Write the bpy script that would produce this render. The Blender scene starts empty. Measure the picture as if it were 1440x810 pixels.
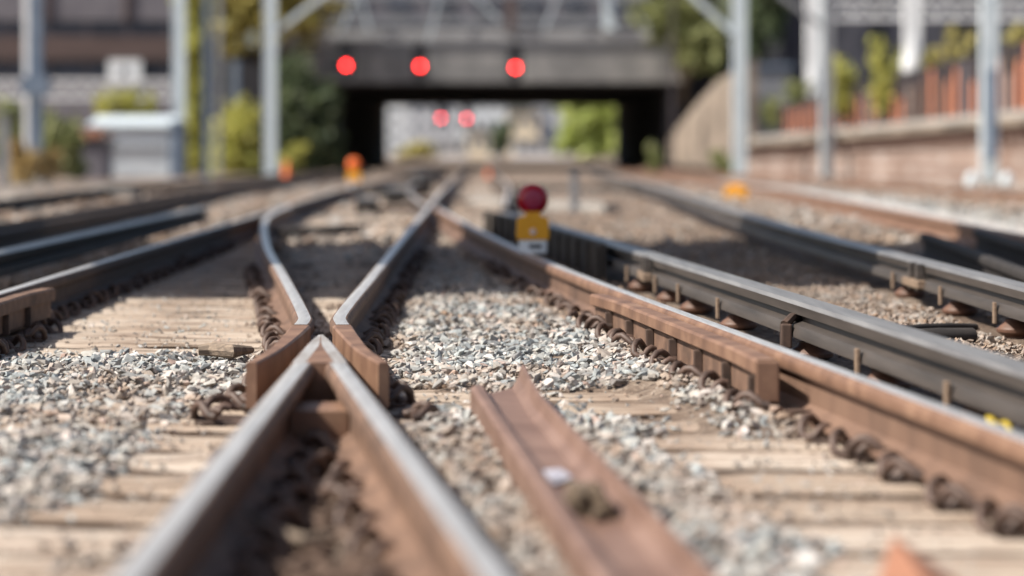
import bpy, bmesh, math, random
import numpy as np
from mathutils import Vector, Matrix

random.seed(7)
rng = np.random.default_rng(11)
S = bpy.context.scene
C = S.collection

# ------------------------------------------------------------------ measurements
FPX, W0, H0 = 3600.0, 1440.0, 810.0
VX, VY = 670.0, 208.0          # where the straight track vanishes
HC = 0.79                      # eye height above the sleeper tops

def P(x, y, z):
    """place where a measured sight line meets the level z"""
    Y = FPX * (HC - z) / (y - VY)
    return Vector(((x - VX) * Y / FPX, Y, z))

def Q(x, y, Y):
    """place on a measured sight line at the distance Y"""
    return Vector(((x - VX) * Y / FPX, Y, HC - (y - VY) * Y / FPX))

# ------------------------------------------------------------------ materials
def mat(name):
    m = bpy.data.materials.new(name)
    m.use_nodes = True
    nt = m.node_tree
    for n in list(nt.nodes):
        nt.nodes.remove(n)
    out = nt.nodes.new('ShaderNodeOutputMaterial')
    b = nt.nodes.new('ShaderNodeBsdfPrincipled')
    nt.links.new(b.outputs[0], out.inputs[0])
    return m, nt, b

def ramp(nt, fac, stops, interp='LINEAR'):
    r = nt.nodes.new('ShaderNodeValToRGB')
    r.color_ramp.interpolation = interp
    e = r.color_ramp.elements
    while len(e) < len(stops):
        e.new(0.5)
    for i, (p, c) in enumerate(stops):
        e[i].position = p
        e[i].color = (c[0], c[1], c[2], 1)
    nt.links.new(fac, r.inputs[0])
    return r

def noise(nt, scale, detail=5, rough=0.6, vec=None, stretch=None):
    n = nt.nodes.new('ShaderNodeTexNoise')
    n.inputs['Scale'].default_value = scale
    n.inputs['Detail'].default_value = detail
    n.inputs['Roughness'].default_value = rough
    tc = nt.nodes.new('ShaderNodeTexCoord')
    src = tc.outputs['Object']
    if stretch:
        mp = nt.nodes.new('ShaderNodeMapping')
        mp.inputs['Scale'].default_value = stretch
        nt.links.new(src, mp.inputs[0])
        src = mp.outputs[0]
    nt.links.new(src, n.inputs['Vector'])
    return n

def bump(nt, b, h, strength=0.4, dist=0.01):
    bp = nt.nodes.new('ShaderNodeBump')
    bp.inputs['Strength'].default_value = strength
    bp.inputs['Distance'].default_value = dist
    nt.links.new(h, bp.inputs['Height'])
    nt.links.new(bp.outputs[0], b.inputs['Normal'])

def mixc(nt, fac, a, b_, blend='MIX'):
    m = nt.nodes.new('ShaderNodeMix')
    m.data_type = 'RGBA'
    m.blend_type = blend
    if isinstance(fac, float):
        m.inputs[0].default_value = fac
    else:
        nt.links.new(fac, m.inputs[0])
    for i, v in ((6, a), (7, b_)):
        if isinstance(v, tuple):
            m.inputs[i].default_value = (v[0], v[1], v[2], 1)
        else:
            nt.links.new(v, m.inputs[i])
    return m.outputs[2]

def noisy(name, c1, c2, scale=8, rough=0.8, metal=0.0, bs=0.3, bd=0.01, detail=5, stretch=None, c3=None, rough2=None):
    m, nt, b = mat(name)
    n = noise(nt, scale, detail, 0.62, stretch=stretch)
    stops = [(0.3, c1), (0.68, c2)] if c3 is None else [(0.28, c1), (0.5, c2), (0.72, c3)]
    r = ramp(nt, n.outputs['Fac'], stops)
    nt.links.new(r.outputs[0], b.inputs['Base Color'])
    b.inputs['Roughness'].default_value = rough
    if rough2 is not None:
        rr = ramp(nt, n.outputs['Fac'], [(0.3, (rough,)*3), (0.7, (rough2,)*3)])
        nt.links.new(rr.outputs[0], b.inputs['Roughness'])
    b.inputs['Metallic'].default_value = metal
    if bs:
        bump(nt, b, n.outputs['Fac'], bs, bd)
    return m

def glow(name, c, strength):
    m, nt, b = mat(name)
    b.inputs['Base Color'].default_value = (c[0]*0.5, c[1]*0.5, c[2]*0.5, 1)
    b.inputs['Emission Color'].default_value = (*c, 1)
    b.inputs['Emission Strength'].default_value = strength
    return m

M = {}
M['rust'] = noisy('rusty_steel', (0.065, 0.038, 0.026), (0.135, 0.078, 0.052), 9, 0.72, 0.0, 0.35, 0.004, c3=(0.21, 0.125, 0.083))
M['rust_web'] = noisy('brown_rail_web', (0.07, 0.042, 0.03), (0.15, 0.088, 0.06), 3.5, 0.65, 0.0, 0.2, 0.003, stretch=(1, 1, 0.3), c3=(0.195, 0.118, 0.08))
M['rust_light'] = noisy('orange_rust', (0.10, 0.053, 0.034), (0.18, 0.099, 0.063), 7, 0.55, 0.0, 0.25, 0.003, c3=(0.26, 0.155, 0.10))
M['rust_dark'] = noisy('dark_rust', (0.032, 0.020, 0.015), (0.095, 0.056, 0.04), 14, 0.75, 0.0, 0.4, 0.004)
M['polish'] = noisy('worn_rail_top', (0.62, 0.575, 0.53), (0.84, 0.81, 0.78), 14, 0.28, 0.65, 0, stretch=(6, 0.3, 1), rough2=0.38)
M['semi'] = noisy('part_worn_rail_top', (0.46, 0.38, 0.31), (0.84, 0.80, 0.76), 7, 0.32, 0.55, 0.05, 0.002, stretch=(3, 0.5, 1))
M['cond'] = noisy('conductor_steel', (0.045, 0.038, 0.034), (0.095, 0.080, 0.071), 8, 0.5, 0.15, 0.2, 0.003, stretch=(1, 0.15, 3))
M['cond_top'] = noisy('conductor_top', (0.20, 0.185, 0.175), (0.34, 0.32, 0.30), 9, 0.38, 0.5, 0.1, 0.002, stretch=(3, 0.2, 1))
M['black'] = noisy('black_and_shaded_steel', (0.012, 0.010, 0.010), (0.034, 0.028, 0.025), 9, 0.8, 0.0, 0.3, 0.003)  # black steel; also holds the painted shade of the left conductor rail
M['railside'] = noisy('brake_dust_brown', (0.022, 0.016, 0.013), (0.075, 0.05, 0.038), 7, 0.75, 0.0, 0.35, 0.004, stretch=(1, 0.5, 2))
M['porcelain'] = noisy('brown_porcelain', (0.085, 0.042, 0.028), (0.17, 0.09, 0.06), 12, 0.5)
M['tab'] = noisy('pale_rust', (0.15, 0.10, 0.068), (0.25, 0.18, 0.125), 30, 0.7)
M['timberdark'] = noisy('creosoted_timber', (0.022, 0.017, 0.014), (0.075, 0.06, 0.048), 6, 0.8, stretch=(3, 3, 0.6))
M['conc'] = noisy('grey_concrete', (0.23, 0.215, 0.20), (0.34, 0.325, 0.30), 0.9, 0.9)
M['conc_tan'] = noisy('tan_concrete', (0.09, 0.072, 0.058), (0.20, 0.16, 0.125), 0.8, 0.9, 0, 0.6, 0.05, c3=(0.36, 0.29, 0.23), stretch=(1, 0.5, 1.6))
M['conc_dirty'] = noisy('dirty_concrete', (0.11, 0.11, 0.113), (0.20, 0.198, 0.197), 0.45, 0.9, stretch=(1.6, 1, 1.2), c3=(0.33, 0.322, 0.31))
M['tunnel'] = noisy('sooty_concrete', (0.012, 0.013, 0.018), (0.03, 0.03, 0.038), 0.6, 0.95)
M['galv'] = noisy('galvanised_steel', (0.46, 0.53, 0.57), (0.60, 0.66, 0.69), 3, 0.5, 0.0, 0.05)
M['bluegrey'] = noisy('blue_grey_steel', (0.10, 0.14, 0.20), (0.17, 0.215, 0.28), 3, 0.6, 0.1, 0.05)
M['whitepaint'] = noisy('white_paint', (0.70, 0.71, 0.72), (0.80, 0.81, 0.82), 4, 0.5, 0, 0.05)
M['greydark'] = noisy('dark_and_shaded_grey_paint', (0.17, 0.175, 0.19), (0.25, 0.255, 0.27), 3, 0.6, 0, 0.05)  # dark grey parts; on two masts the shaded side painted darker
M['boom'] = noisy('weathered_grey_steel', (0.22, 0.22, 0.225), (0.34, 0.34, 0.34), 0.8, 0.7)
M['shed'] = noisy('pale_sheet_metal', (0.62, 0.66, 0.69), (0.74, 0.77, 0.79), 2, 0.5, 0.1, 0.05)
M['signalblack'] = noisy('signal_black', (0.012, 0.012, 0.014), (0.03, 0.03, 0.035), 5, 0.6)
M['yellow'] = noisy('yellow_plastic', (0.78, 0.34, 0.008), (0.84, 0.39, 0.014), 8, 0.42, 0, 0.03)
M['redlens'] = noisy('red_plastic', (0.33, 0.004, 0.014), (0.42, 0.008, 0.02), 30, 0.22, 0, 0.05)
M['redlens_in'] = noisy('red_prism', (0.28, 0.014, 0.05), (0.36, 0.03, 0.075), 60, 0.3, 0, 0.3, 0.003)
M['button'] = noisy('pale_reflector', (0.72, 0.55, 0.50), (0.8, 0.66, 0.6), 20, 0.3)
M['orange'] = noisy('orange_plastic', (0.75, 0.13, 0.02), (0.85, 0.18, 0.03), 6, 0.45, 0, 0.03)
M['bark'] = noisy('bark', (0.06, 0.045, 0.03), (0.14, 0.11, 0.08), 6, 0.9)
M['wooddebris'] = noisy('weathered_wood', (0.09, 0.07, 0.055), (0.30, 0.23, 0.17), 30, 0.85, 0, 0.8, 0.01, stretch=(0.25, 2, 2))
M['paper'] = noisy('pale_litter', (0.30, 0.30, 0.36), (0.44, 0.43, 0.48), 8, 0.6)
M['purple'] = noisy('dark_purple_brick', (0.11, 0.102, 0.118), (0.17, 0.158, 0.175), 1.2, 0.85, 0, 0.2)
M['brown'] = noisy('dark_brown_cladding', (0.065, 0.043, 0.04), (0.11, 0.075, 0.068), 1.0, 0.85, stretch=(0.3, 1, 2))
M['navy'] = noisy('dark_glazing', (0.028, 0.036, 0.055), (0.06, 0.07, 0.10), 0.5, 0.35)
M['darkwall'] = noisy('blue_black_brick', (0.032, 0.034, 0.045), (0.075, 0.075, 0.095), 1.0, 0.9)
M['pink'] = noisy('pale_pink_brick', (0.27, 0.175, 0.145), (0.40, 0.28, 0.235), 1.4, 0.9)
M['orangeboard'] = noisy('orange_rust_board', (0.42, 0.125, 0.055), (0.58, 0.21, 0.10), 1.6, 0.8, c3=(0.36, 0.16, 0.11))
M['post_dark'] = noisy('dark_post', (0.035, 0.03, 0.035), (0.08, 0.065, 0.07), 3, 0.8)
M['cream'] = noisy('cream_render', (0.68, 0.57, 0.40), (0.78, 0.68, 0.52), 0.4, 0.8)
M['pale'] = noisy('pale_blue_render', (0.66, 0.70, 0.73), (0.78, 0.80, 0.81), 0.3, 0.8)
M['brickfar'] = noisy('grey_render', (0.46, 0.47, 0.50), (0.58, 0.59, 0.61), 0.3, 0.8)
M['window'] = noisy('window_glass', (0.10, 0.12, 0.15), (0.18, 0.2, 0.24), 0.6, 0.2)
M['siglamp'] = glow('lit_red_lens', (1.0, 0.022, 0.02), 17.0)
M['siglamp_far'] = glow('lit_red_lens_far', (1.0, 0.03, 0.06), 11.0)
M['amber'] = glow('lit_amber_lens', (1.0, 0.12, 0.01), 1.2)

def leafmat(name, a, b_):
    m, nt, b = mat(name)
    g = nt.nodes.new('ShaderNodeNewGeometry')
    r = ramp(nt, g.outputs['Random Per Island'], [(0.0, a), (1.0, b_)])
    nt.links.new(r.outputs[0], b.inputs['Base Color'])
    b.inputs['Roughness'].default_value = 0.55
    tr = nt.nodes.new('ShaderNodeBsdfTranslucent')
    nt.links.new(r.outputs[0], tr.inputs[0])
    mx = nt.nodes.new('ShaderNodeMixShader')
    mx.inputs[0].default_value = 0.35
    out = [n for n in nt.nodes if n.type == 'OUTPUT_MATERIAL'][0]
    nt.links.new(b.outputs[0], mx.inputs[1])
    nt.links.new(tr.outputs[0], mx.inputs[2])
    nt.links.new(mx.outputs[0], out.inputs[0])
    return m
M['leaf_yellow'] = leafmat('yellow_green_leaf', (0.36, 0.38, 0.08), (0.62, 0.57, 0.17))
M['leaf_fresh'] = leafmat('fresh_green_leaf', (0.30, 0.38, 0.08), (0.52, 0.56, 0.18))
M['leaf_olive'] = leafmat('olive_leaf', (0.32, 0.29, 0.08), (0.62, 0.53, 0.18))
M['leaf_green'] = leafmat('mid_green_leaf', (0.15, 0.18, 0.065), (0.36, 0.37, 0.16))
M['leaf_dark'] = leafmat('dark_green_leaf', (0.05, 0.08, 0.04), (0.15, 0.18, 0.085))
M['leaf_dry'] = leafmat('dry_straw_leaf', (0.34, 0.24, 0.09), (0.56, 0.42, 0.20))

# sleeper surface: pale dusty timber, grain along its length
m, nt, b = mat('weathered_sleeper')
n1 = noise(nt, 5, 6, 0.6, stretch=(0.6, 6, 6))
n2 = noise(nt, 2.2, 4, 0.55)
n3 = noise(nt, 34, 4, 0.6, stretch=(0.07, 1, 1))
oi = nt.nodes.new('ShaderNodeObjectInfo')
r1 = ramp(nt, n1.outputs['Fac'], [(0.30, (0.24, 0.185, 0.145)), (0.46, (0.44, 0.37, 0.305)), (0.66, (0.60, 0.53, 0.46))])
r2 = ramp(nt, n2.outputs['Fac'], [(0.36, (0.42, 0.31, 0.24)), (0.58, (1, 1, 1))])
r3 = ramp(nt, n3.outputs['Fac'], [(0.38, (0.30, 0.25, 0.21)), (0.50, (1, 1, 1))])
c = mixc(nt, 0.55, r1.outputs[0], r2.outputs[0], 'MULTIPLY')
c = mixc(nt, 0.85, c, r3.outputs[0], 'MULTIPLY')
r4 = ramp(nt, oi.outputs['Random'], [(0.0, (0.74, 0.69, 0.64)), (1.0, (1.0, 1.0, 1.0))])
c = mixc(nt, 1.0, c, r4.outputs[0], 'MULTIPLY')
nt.links.new(c, b.inputs['Base Color'])
b.inputs['Roughness'].default_value = 0.9
bump(nt, b, n3.outputs['Fac'], 0.8, 0.008)
M['sleeper'] = m

# ballast stones: a colour per stone, brown dust where the attribute says so
def stonemat(name, stops, dust):
    m, nt, b = mat(name)
    g = nt.nodes.new('ShaderNodeNewGeometry')
    r = ramp(nt, g.outputs['Random Per Island'], stops)
    n = noise(nt, 55, 4, 0.6)
    rr = ramp(nt, n.outputs['Fac'], [(0.3, (0.62, 0.58, 0.55)), (0.6, (1, 1, 1))])
    c = mixc(nt, 0.8, r.outputs[0], rr.outputs[0], 'MULTIPLY')
    at = nt.nodes.new('ShaderNodeAttribute')
    at.attribute_name = 'rust'
    c = mixc(nt, at.outputs['Fac'], c, dust)
    nt.links.new(c, b.inputs['Base Color'])
    b.inputs['Roughness'].default_value = 0.85
    bump(nt, b, n.outputs['Fac'], 0.5, 0.004)
    return m
M['stone'] = stonemat('ballast_stone', [(0.0, (0.15, 0.155, 0.16)), (0.12, (0.23, 0.25, 0.26)), (0.28, (0.32, 0.35, 0.355)), (0.50, (0.42, 0.40, 0.365)),
                                        (0.68, (0.37, 0.41, 0.415)), (0.82, (0.47, 0.42, 0.385)), (0.93, (0.56, 0.555, 0.54)), (1.0, (0.44, 0.32, 0.27))], (0.27, 0.18, 0.12))

M['stone_rust_shade'] = stonemat('rust_and_shade_dark_stone', [(0.0, (0.05, 0.035, 0.028)), (0.5, (0.13, 0.085, 0.06)), (0.85, (0.20, 0.135, 0.10)), (1.0, (0.36, 0.28, 0.22))], (0.10, 0.062, 0.043))  # rust stain, plus the shade inside the V painted into the colours
m, nt, b = mat('dirty_ballast_ground')
n1 = noise(nt, 26, 6, 0.65)
n2 = noise(nt, 0.7, 4, 0.55)
r1 = ramp(nt, n1.outputs['Fac'], [(0.3, (0.085, 0.06, 0.045)), (0.5, (0.22, 0.165, 0.125)), (0.7, (0.40, 0.335, 0.27))])
r2 = ramp(nt, n2.outputs['Fac'], [(0.35, (0.50, 0.42, 0.37)), (0.62, (1, 1, 1))])
nt.links.new(mixc(nt, 0.8, r1.outputs[0], r2.outputs[0], 'MULTIPLY'), b.inputs['Base Color'])
b.inputs['Roughness'].default_value = 0.95
bump(nt, b, n1.outputs['Fac'], 1.0, 0.03)
M['ground'] = m

m, nt, b = mat('corrugated_face')   # brick courses for the platform wall
tc = nt.nodes.new('ShaderNodeTexCoord')
bt = nt.nodes.new('ShaderNodeTexBrick')
bt.inputs['Scale'].default_value = 1.0
bt.inputs['Brick Width'].default_value = 0.9
bt.inputs['Row Height'].default_value = 0.32
bt.inputs['Mortar Size'].default_value = 0.05
bt.inputs['Color1'].default_value = (0.20, 0.145, 0.12, 1)
bt.inputs['Color2'].default_value = (0.29, 0.22, 0.18, 1)
bt.inputs['Mortar'].default_value = (0.34, 0.30, 0.27, 1)
mp = nt.nodes.new('ShaderNodeMapping')
mp.inputs['Rotation'].default_value = (math.radians(90), 0, 0)
nt.links.new(tc.outputs['Object'], mp.inputs[0])
nt.links.new(mp.outputs[0], bt.inputs['Vector'])
n2 = noise(nt, 0.5, 4, 0.6)
r2 = ramp(nt, n2.outputs['Fac'], [(0.35, (0.62, 0.5, 0.45)), (0.65, (1.05, 1, 1))])
nt.links.new(mixc(nt, 0.9, bt.outputs['Color'], r2.outputs[0], 'MULTIPLY'), b.inputs['Base Color'])
b.inputs['Roughness'].default_value = 0.9
M['brick'] = m

# ------------------------------------------------------------------ mesh helpers
class MB:
    def __init__(s):
        s.v, s.f, s.m = [], [], []
    def add(s, vs, fs, mi=0):
        o = len(s.v)
        s.v += [tuple(v) for v in vs]
        s.f += [tuple(i + o for i in f) for f in fs]
        s.m += ([mi] * len(fs) if isinstance(mi, int) else list(mi))
        return s
    def box(s, x0, x1, y0, y1, z0, z1, mi=0):
        vs = [(x0,y0,z0),(x1,y0,z0),(x1,y1,z0),(x0,y1,z0),(x0,y0,z1),(x1,y0,z1),(x1,y1,z1),(x0,y1,z1)]
        return s.add(vs, [(3,2,1,0),(4,5,6,7),(0,1,5,4),(1,2,6,5),(2,3,7,6),(3,0,4,7)], mi)
    def bar(s, a, b_, w, h=None, mi=0):
        """square bar between two points"""
        a, b_ = Vector(a), Vector(b_)
        h = h or w
        t = (b_ - a).normalized()
        up = Vector((0, 0, 1)) if abs(t.z) < 0.9 else Vector((0, 1, 0))
        r = t.cross(up).normalized(); u = r.cross(t)
        vs = []
        for p in (a, b_):
            for sx, sz in ((-1,-1),(1,-1),(1,1),(-1,1)):
                vs.append(p + r*sx*w/2 + u*sz*h/2)
        return s.add(vs, [(0,1,2,3),(7,6,5,4),(0,4,5,1),(1,5,6,2),(2,6,7,3),(3,7,4,0)], mi)
    def tube(s, pts, rad, n=8, mi=0, squash=1.0):
        pts = [Vector(p) for p in pts]
        rs = rad if isinstance(rad, (list, tuple)) else [rad]*len(pts)
        vs = []
        pu = None
        for i, p in enumerate(pts):
            t = (pts[min(i+1, len(pts)-1)] - pts[max(i-1, 0)]).normalized()
            if pu is None:
                up = Vector((0,0,1)) if abs(t.z) < 0.9 else Vector((1,0,0))
            else:
                up = pu
            r = t.cross(up)
            if r.length < 1e-4: r = t.cross(Vector((1,0.3,0)))
            r.normalize(); u = r.cross(t).normalized(); pu = u
            for k in range(n):
                a = 2*math.pi*k/n
                vs.append(p + r*math.cos(a)*rs[i] + u*math.sin(a)*rs[i]*squash)
        fs = []
        for i in range(len(pts)-1):
            for k in range(n):
                k2 = (k+1) % n
                fs.append((i*n+k, i*n+k2, (i+1)*n+k2, (i+1)*n+k))
        fs.append(tuple(range(n))[::-1])
        fs.append(tuple((len(pts)-1)*n + k for k in range(n)))
        return s.add(vs, fs, mi)
    def lathe(s, c, prof, n=20, axis='z', mi=0):
        c = Vector(c); vs = []
        for r, h in prof:
            for k in range(n):
                a = 2*math.pi*k/n
                if axis == 'z': vs.append(c + Vector((r*math.cos(a), r*math.sin(a), h)))
                else: vs.append(c + Vector((r*math.cos(a), h, r*math.sin(a))))
        fs = []
        for i in range(len(prof)-1):
            for k in range(n):
                k2 = (k+1) % n
                f = (i*n+k, i*n+k2, (i+1)*n+k2, (i+1)*n+k)
                fs.append(f if axis == 'z' else f[::-1])
        fs.append(tuple(range(n))[::-1]); fs.append(tuple((len(prof)-1)*n+k for k in range(n)))
        return s.add(vs, fs, mi)
    def prism(s, poly, z0, z1, mi=0):
        n = len(poly)
        vs = [(p[0], p[1], z0) for p in poly] + [(p[0], p[1], z1) for p in poly]
        fs = [tuple(range(n))[::-1], tuple(range(n, 2*n))] + [(i, (i+1) % n, (i+1) % n + n, i+n) for i in range(n)]
        return s.add(vs, fs, mi)
    def sweep(s, prof, path, mfn=None, caps=True, wfn=None):
        """profile (u right, z up) along a path; wfn(t) scales the profile at t 0..1"""
        path = [Vector(p) for p in path]
        n, k = len(prof), len(path)
        vs = []
        for i, p in enumerate(path):
            t = path[min(i+1, k-1)] - path[max(i-1, 0)]
            t.z = 0; t.normalize()
            r = Vector((t.y, -t.x, 0))
            sc = wfn(i/(k-1)) if wfn else (1, 1)
            for u, z in prof:
                vs.append(p + r*u*sc[0] + Vector((0, 0, z*sc[1])))
        fs, ms = [], []
        for i in range(k-1):
            for j in range(n):
                j2 = (j+1) % n
                fs.append((i*n+j, i*n+j2, (i+1)*n+j2, (i+1)*n+j))
                ms.append(mfn(j) if mfn else 0)
        if caps:
            fs.append(tuple(range(n))[::-1]); ms.append(0)
            fs.append(tuple((k-1)*n+j for j in range(n))); ms.append(0)
        return s.add(vs, fs, ms)
    def build(s, name, mats, parent=None, loc=None, smooth=None, bevel=0):
        me = bpy.data.meshes.new(name)
        off = Vector(loc) if loc is not None else Vector((0, 0, 0))
        me.from_pydata([tuple(Vector(v) - off) for v in s.v], [], s.f)
        if not isinstance(mats, (list, tuple)): mats = [mats]
        for m_ in mats: me.materials.append(m_)
        me.polygons.foreach_set('material_index', s.m)
        bm = bmesh.new(); bm.from_mesh(me)
        bmesh.ops.recalc_face_normals(bm, faces=bm.faces)
        if bevel:
            bmesh.ops.bevel(bm, geom=[e for e in bm.edges if e.is_manifold and e.calc_face_angle(0) > 0.6], offset=bevel, segments=2, affect='EDGES', profile=0.6)
        bm.to_mesh(me); bm.free()
        if smooth is not None:
            me.shade_auto_smooth(angle=smooth) if hasattr(me, 'shade_auto_smooth') else None
            me.polygons.foreach_set('use_smooth', [True]*len(me.polygons))
            try:
                me.set_sharp_from_angle(angle=smooth)
            except Exception:
                pass
        o = bpy.data.objects.new(name, me)
        C.objects.link(o)
        if parent is not None:
            o.parent = parent
            o.location = (off - WL[parent.name]) if loc is not None else (Vector((0,0,0)) - WL[parent.name])
            WL[o.name] = off
        else:
            o.location = off
            WL[o.name] = off
        return o

WL = {}     # world location of every built object (no rotations used on parents at build time)

def tag(o, label, cat, group=None, kind=None):
    if label: o['label'] = label
    if cat: o['category'] = cat
    if group: o['group'] = group
    if kind: o['kind'] = kind
    return o

def thing(name, loc, label, cat, group=None):
    o = bpy.data.objects.new(name, None)
    o.empty_display_size = 0.1
    C.objects.link(o)
    o.location = loc
    WL[o.name] = Vector(loc)
    return tag(o, label, cat, group)

def copy_tree(o, loc, rz=0.0):
    c_ = o.copy(); C.objects.link(c_); c_.location = loc; c_.rotation_euler = (0, 0, rz)
    for ch in list(o.children):
        d = ch.copy(); C.objects.link(d); d.parent = c_
        for g in list(ch.children):
            e = g.copy(); C.objects.link(e); e.parent = d
    return c_

def interp(pts, Y):
    """X at the distance Y along a list of (X, Y) rising in Y, straight on beyond its ends"""
    ys = [p[1] for p in pts]
    if Y <= ys[0]: i = 0
    elif Y >= ys[-1]: i = len(ys)-2
    else: i = max(k for k in range(len(ys)-1) if ys[k] <= Y)
    (x0, y0), (x1, y1) = pts[i], pts[i+1]
    t = (Y-y0)/(y1-y0)
    if 0 <= t <= 1 and len(pts) > 2:   # smooth (Hermite)
        def sl(k):
            a, b_ = max(k-1, 0), min(k+1, len(pts)-1)
            return (pts[b_][0]-pts[a][0])/(pts[b_][1]-pts[a][1])
        h = y1-y0
        t2, t3 = t*t, t*t*t
        return (2*t3-3*t2+1)*x0 + (t3-2*t2+t)*h*sl(i) + (-2*t3+3*t2)*x1 + (t3-t2)*h*sl(i+1)
    return x0 + (x1-x0)*t

def fall(Y):
    """the line falls gently away towards the bridge"""
    return -0.0045*min(max(Y-36.0, 0.0), 110.0)

def path(pts, y0, y1, z=0.0, step=0.25):
    n = max(2, int((y1-y0)/step)+1)
    n = min(n, 160)
    return [Vector((interp(pts, y0+(y1-y0)*i/(n-1)), y0+(y1-y0)*i/(n-1), z+fall(y0+(y1-y0)*i/(n-1)))) for i in range(n)]

# ------------------------------------------------------------------ rails
ZR = 0.02          # underside of the rail foot above the sleeper top
def rail_profile(hw=0.035, h=0.159, fw=0.07):
    """flat bottom rail, from the lower left round anticlockwise"""
    hb = h-0.045
    right = [(fw, 0.0), (fw, 0.011), (0.03, 0.022), (0.0095, 0.036), (0.0085, hb-0.016), (hw-0.003, hb), (hw, hb+0.006), (hw, h-0.014), (hw-0.005, h-0.0055), (hw-0.009, h-0.0017), (hw-0.0125, h)]
    left = [(-u, z) for u, z in right[::-1]]
    return [(u, z+ZR) for u, z in right + left]
RP = rail_profile()
NR = len(RP)
# profile edges: 7..11 are the rounded top
def rail_mat(j):
    if j == 10: return 1
    return 2 if (j < 5 or j > 14) else 0
def cond_mat(j):
    return 1 if j in (6, 7, 8) else 0
CP = [(0.075, 0.130), (0.075, 0.146), (0.066, 0.172), (0.026, 0.180), (0.022, 0.198), (0.052, 0.206), (0.055, 0.238), (0.044, 0.25)]
CP = CP + [(-u, z) for u, z in CP[::-1]]

A_X = -0.496
def g_B(Y): return -0.507 + 0.1166*(8.54 - Y)
B_near = [(g_B(-1.0)-0.035, -1.0), (g_B(8.0)-0.035, 8.0)]
A_line = [(A_X, -1.0), (A_X, 250.0)]
B_far = [(-0.617, 9.15), (-0.91, 12.1), (-1.31, 16.0), (-1.76, 21.3), (-1.905, 24.0), (-1.955, 26.5)]
C_line = [(1.59, 0.8), (1.42, 2.6), (1.154, 5.4), (0.905, 8.0), (0.49, 12.4), (0.235, 15.7), (-0.125, 21.3), (-0.40, 26.3)]
D_line = [(-2.01, -1.0), (-2.01, 40.0), (-2.03, 150.0)]
E_line = [(1.72, 0.5), (1.353, 6.33), (0.915, 12.8), (0.545, 17.8), (0.19, 21.9)]
F_line = [(2.13, 2.0), (2.15, 10.0), (2.17, 18.5), (2.34, 26.0), (2.90, 49.0), (4.3, 100.0)]
G_line = [(-2.47, 2.0), (-2.5, 13.4), (-2.49, 23.3)]
H_line = [(-3.40, 4.0), (-3.5, 18.8), (-3.84, 40.7), (-4.6, 110.0)]
H2_line = [(-3.72, 4.0), (-3.85, 19.5), (-4.25, 42.0), (-5.0, 110.0)]
I_line = [(-5.3, 8.0), (-5.6, 30.0), (-6.1, 59.0), (-6.8, 110.0)]
J_line = [(3.45, 8.0), (3.85, 18.0), (4.8, 46.7), (6.2, 110.0)]
K_line = [(6.95, 12.0), (7.57, 35.4), (7.9, 73.0), (8.4, 130.0)]
L_line = [(1.9, 4.0), (2.54, 11.86), (2.96, 16.9)]
Lb_line = [(2.3, 4.0), (3.1, 14.5), (3.33, 17.0)]

GAP = 0.115   # running rail to wing or check rail, centre to centre

# crossing nose (the V in the foreground)
vee = thing('crossing_vee', (A_X, 7.6, 0), 'brown V shaped rail crossing in the foreground with two bright worn legs', 'rail crossing')
leg1 = MB().sweep(RP, path(A_line, -1.0, 7.72), rail_mat).build('leg', [M['rust'], M['polish'], M['rust']], vee, smooth=0.6)
leg2 = MB().sweep(RP, path(B_near, -1.0, 7.62), rail_mat).build('leg', [M['rust'], M['polish'], M['rust']], vee, smooth=0.6)
# solid nose: top follows both gauge faces, blunt tip
nose = MB()
ztop = ZR + 0.159
ytip = 8.5
secs = []
for i in range(9):
    Y = 7.28 + (ytip - 7.28)*i/8
    xl = A_X - 0.035
    xr = g_B(Y)
    if xr - xl < 0.016: xr = xl + 0.016
    drop = 0.010*max(0, (Y-8.1)/(ytip-8.1)) - 0.0008
    secs.append((Y, xl, xr, ztop - drop))
vs, fs, ms = [], [], []
for Y, xl, xr, zt in secs:
    w = (xr-xl)
    ch = min(0.008, w*0.3); sw = min(0.036, (w-2*ch)*0.46)
    vs += [(xl-0.012, Y, 0.022), (xl+0.004, Y, 0.09), (xl-0.0007, Y, zt-0.03), (xl-0.0007, Y, zt-ch), (xl+ch, Y, zt), (xl+ch+sw, Y, zt-0.0004), (xr-ch-sw, Y, zt-0.0004), (xr-ch, Y, zt), (xr+0.0007, Y, zt-ch), (xr+0.0007, Y, zt-0.03), (xr-0.004, Y, 0.09), (xr+0.012, Y, 0.022)]
for i in range(8):
    for j in range(12):
        j2 = (j+1) % 12
        fs.append((i*12+j, i*12+j2, (i+1)*12+j2, (i+1)*12+j))
        ms.append(1 if j in (4, 6) else 0)
fs += [tuple(range(12))[::-1], tuple(96+j for j in range(12))]; ms += [0, 0]
# the middle of the nose head is dished and rusty towards the near end
nose.add(vs, fs, ms)
nose.build('nose', [M['rust_light'], M['semi']], vee, smooth=0.5)
sp = MB()
Y = 6.72
xb = g_B(Y)-0.035
sp.prism([(A_X+0.012, Y-0.11), (xb-0.012+0.013, Y-0.11), (xb-0.012, Y+0.12), (A_X+0.012, Y+0.12)], 0.03, 0.112)
sp.build('spacer_block', M['rust_light'], vee, bevel=0.004)
for Y in (6.66, 6.78):
    MB().tube([(A_X-0.05, Y, 0.075), (A_X-0.009, Y, 0.075)], 0.016, 6).build('bolt', M['rust_dark'], vee)

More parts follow.
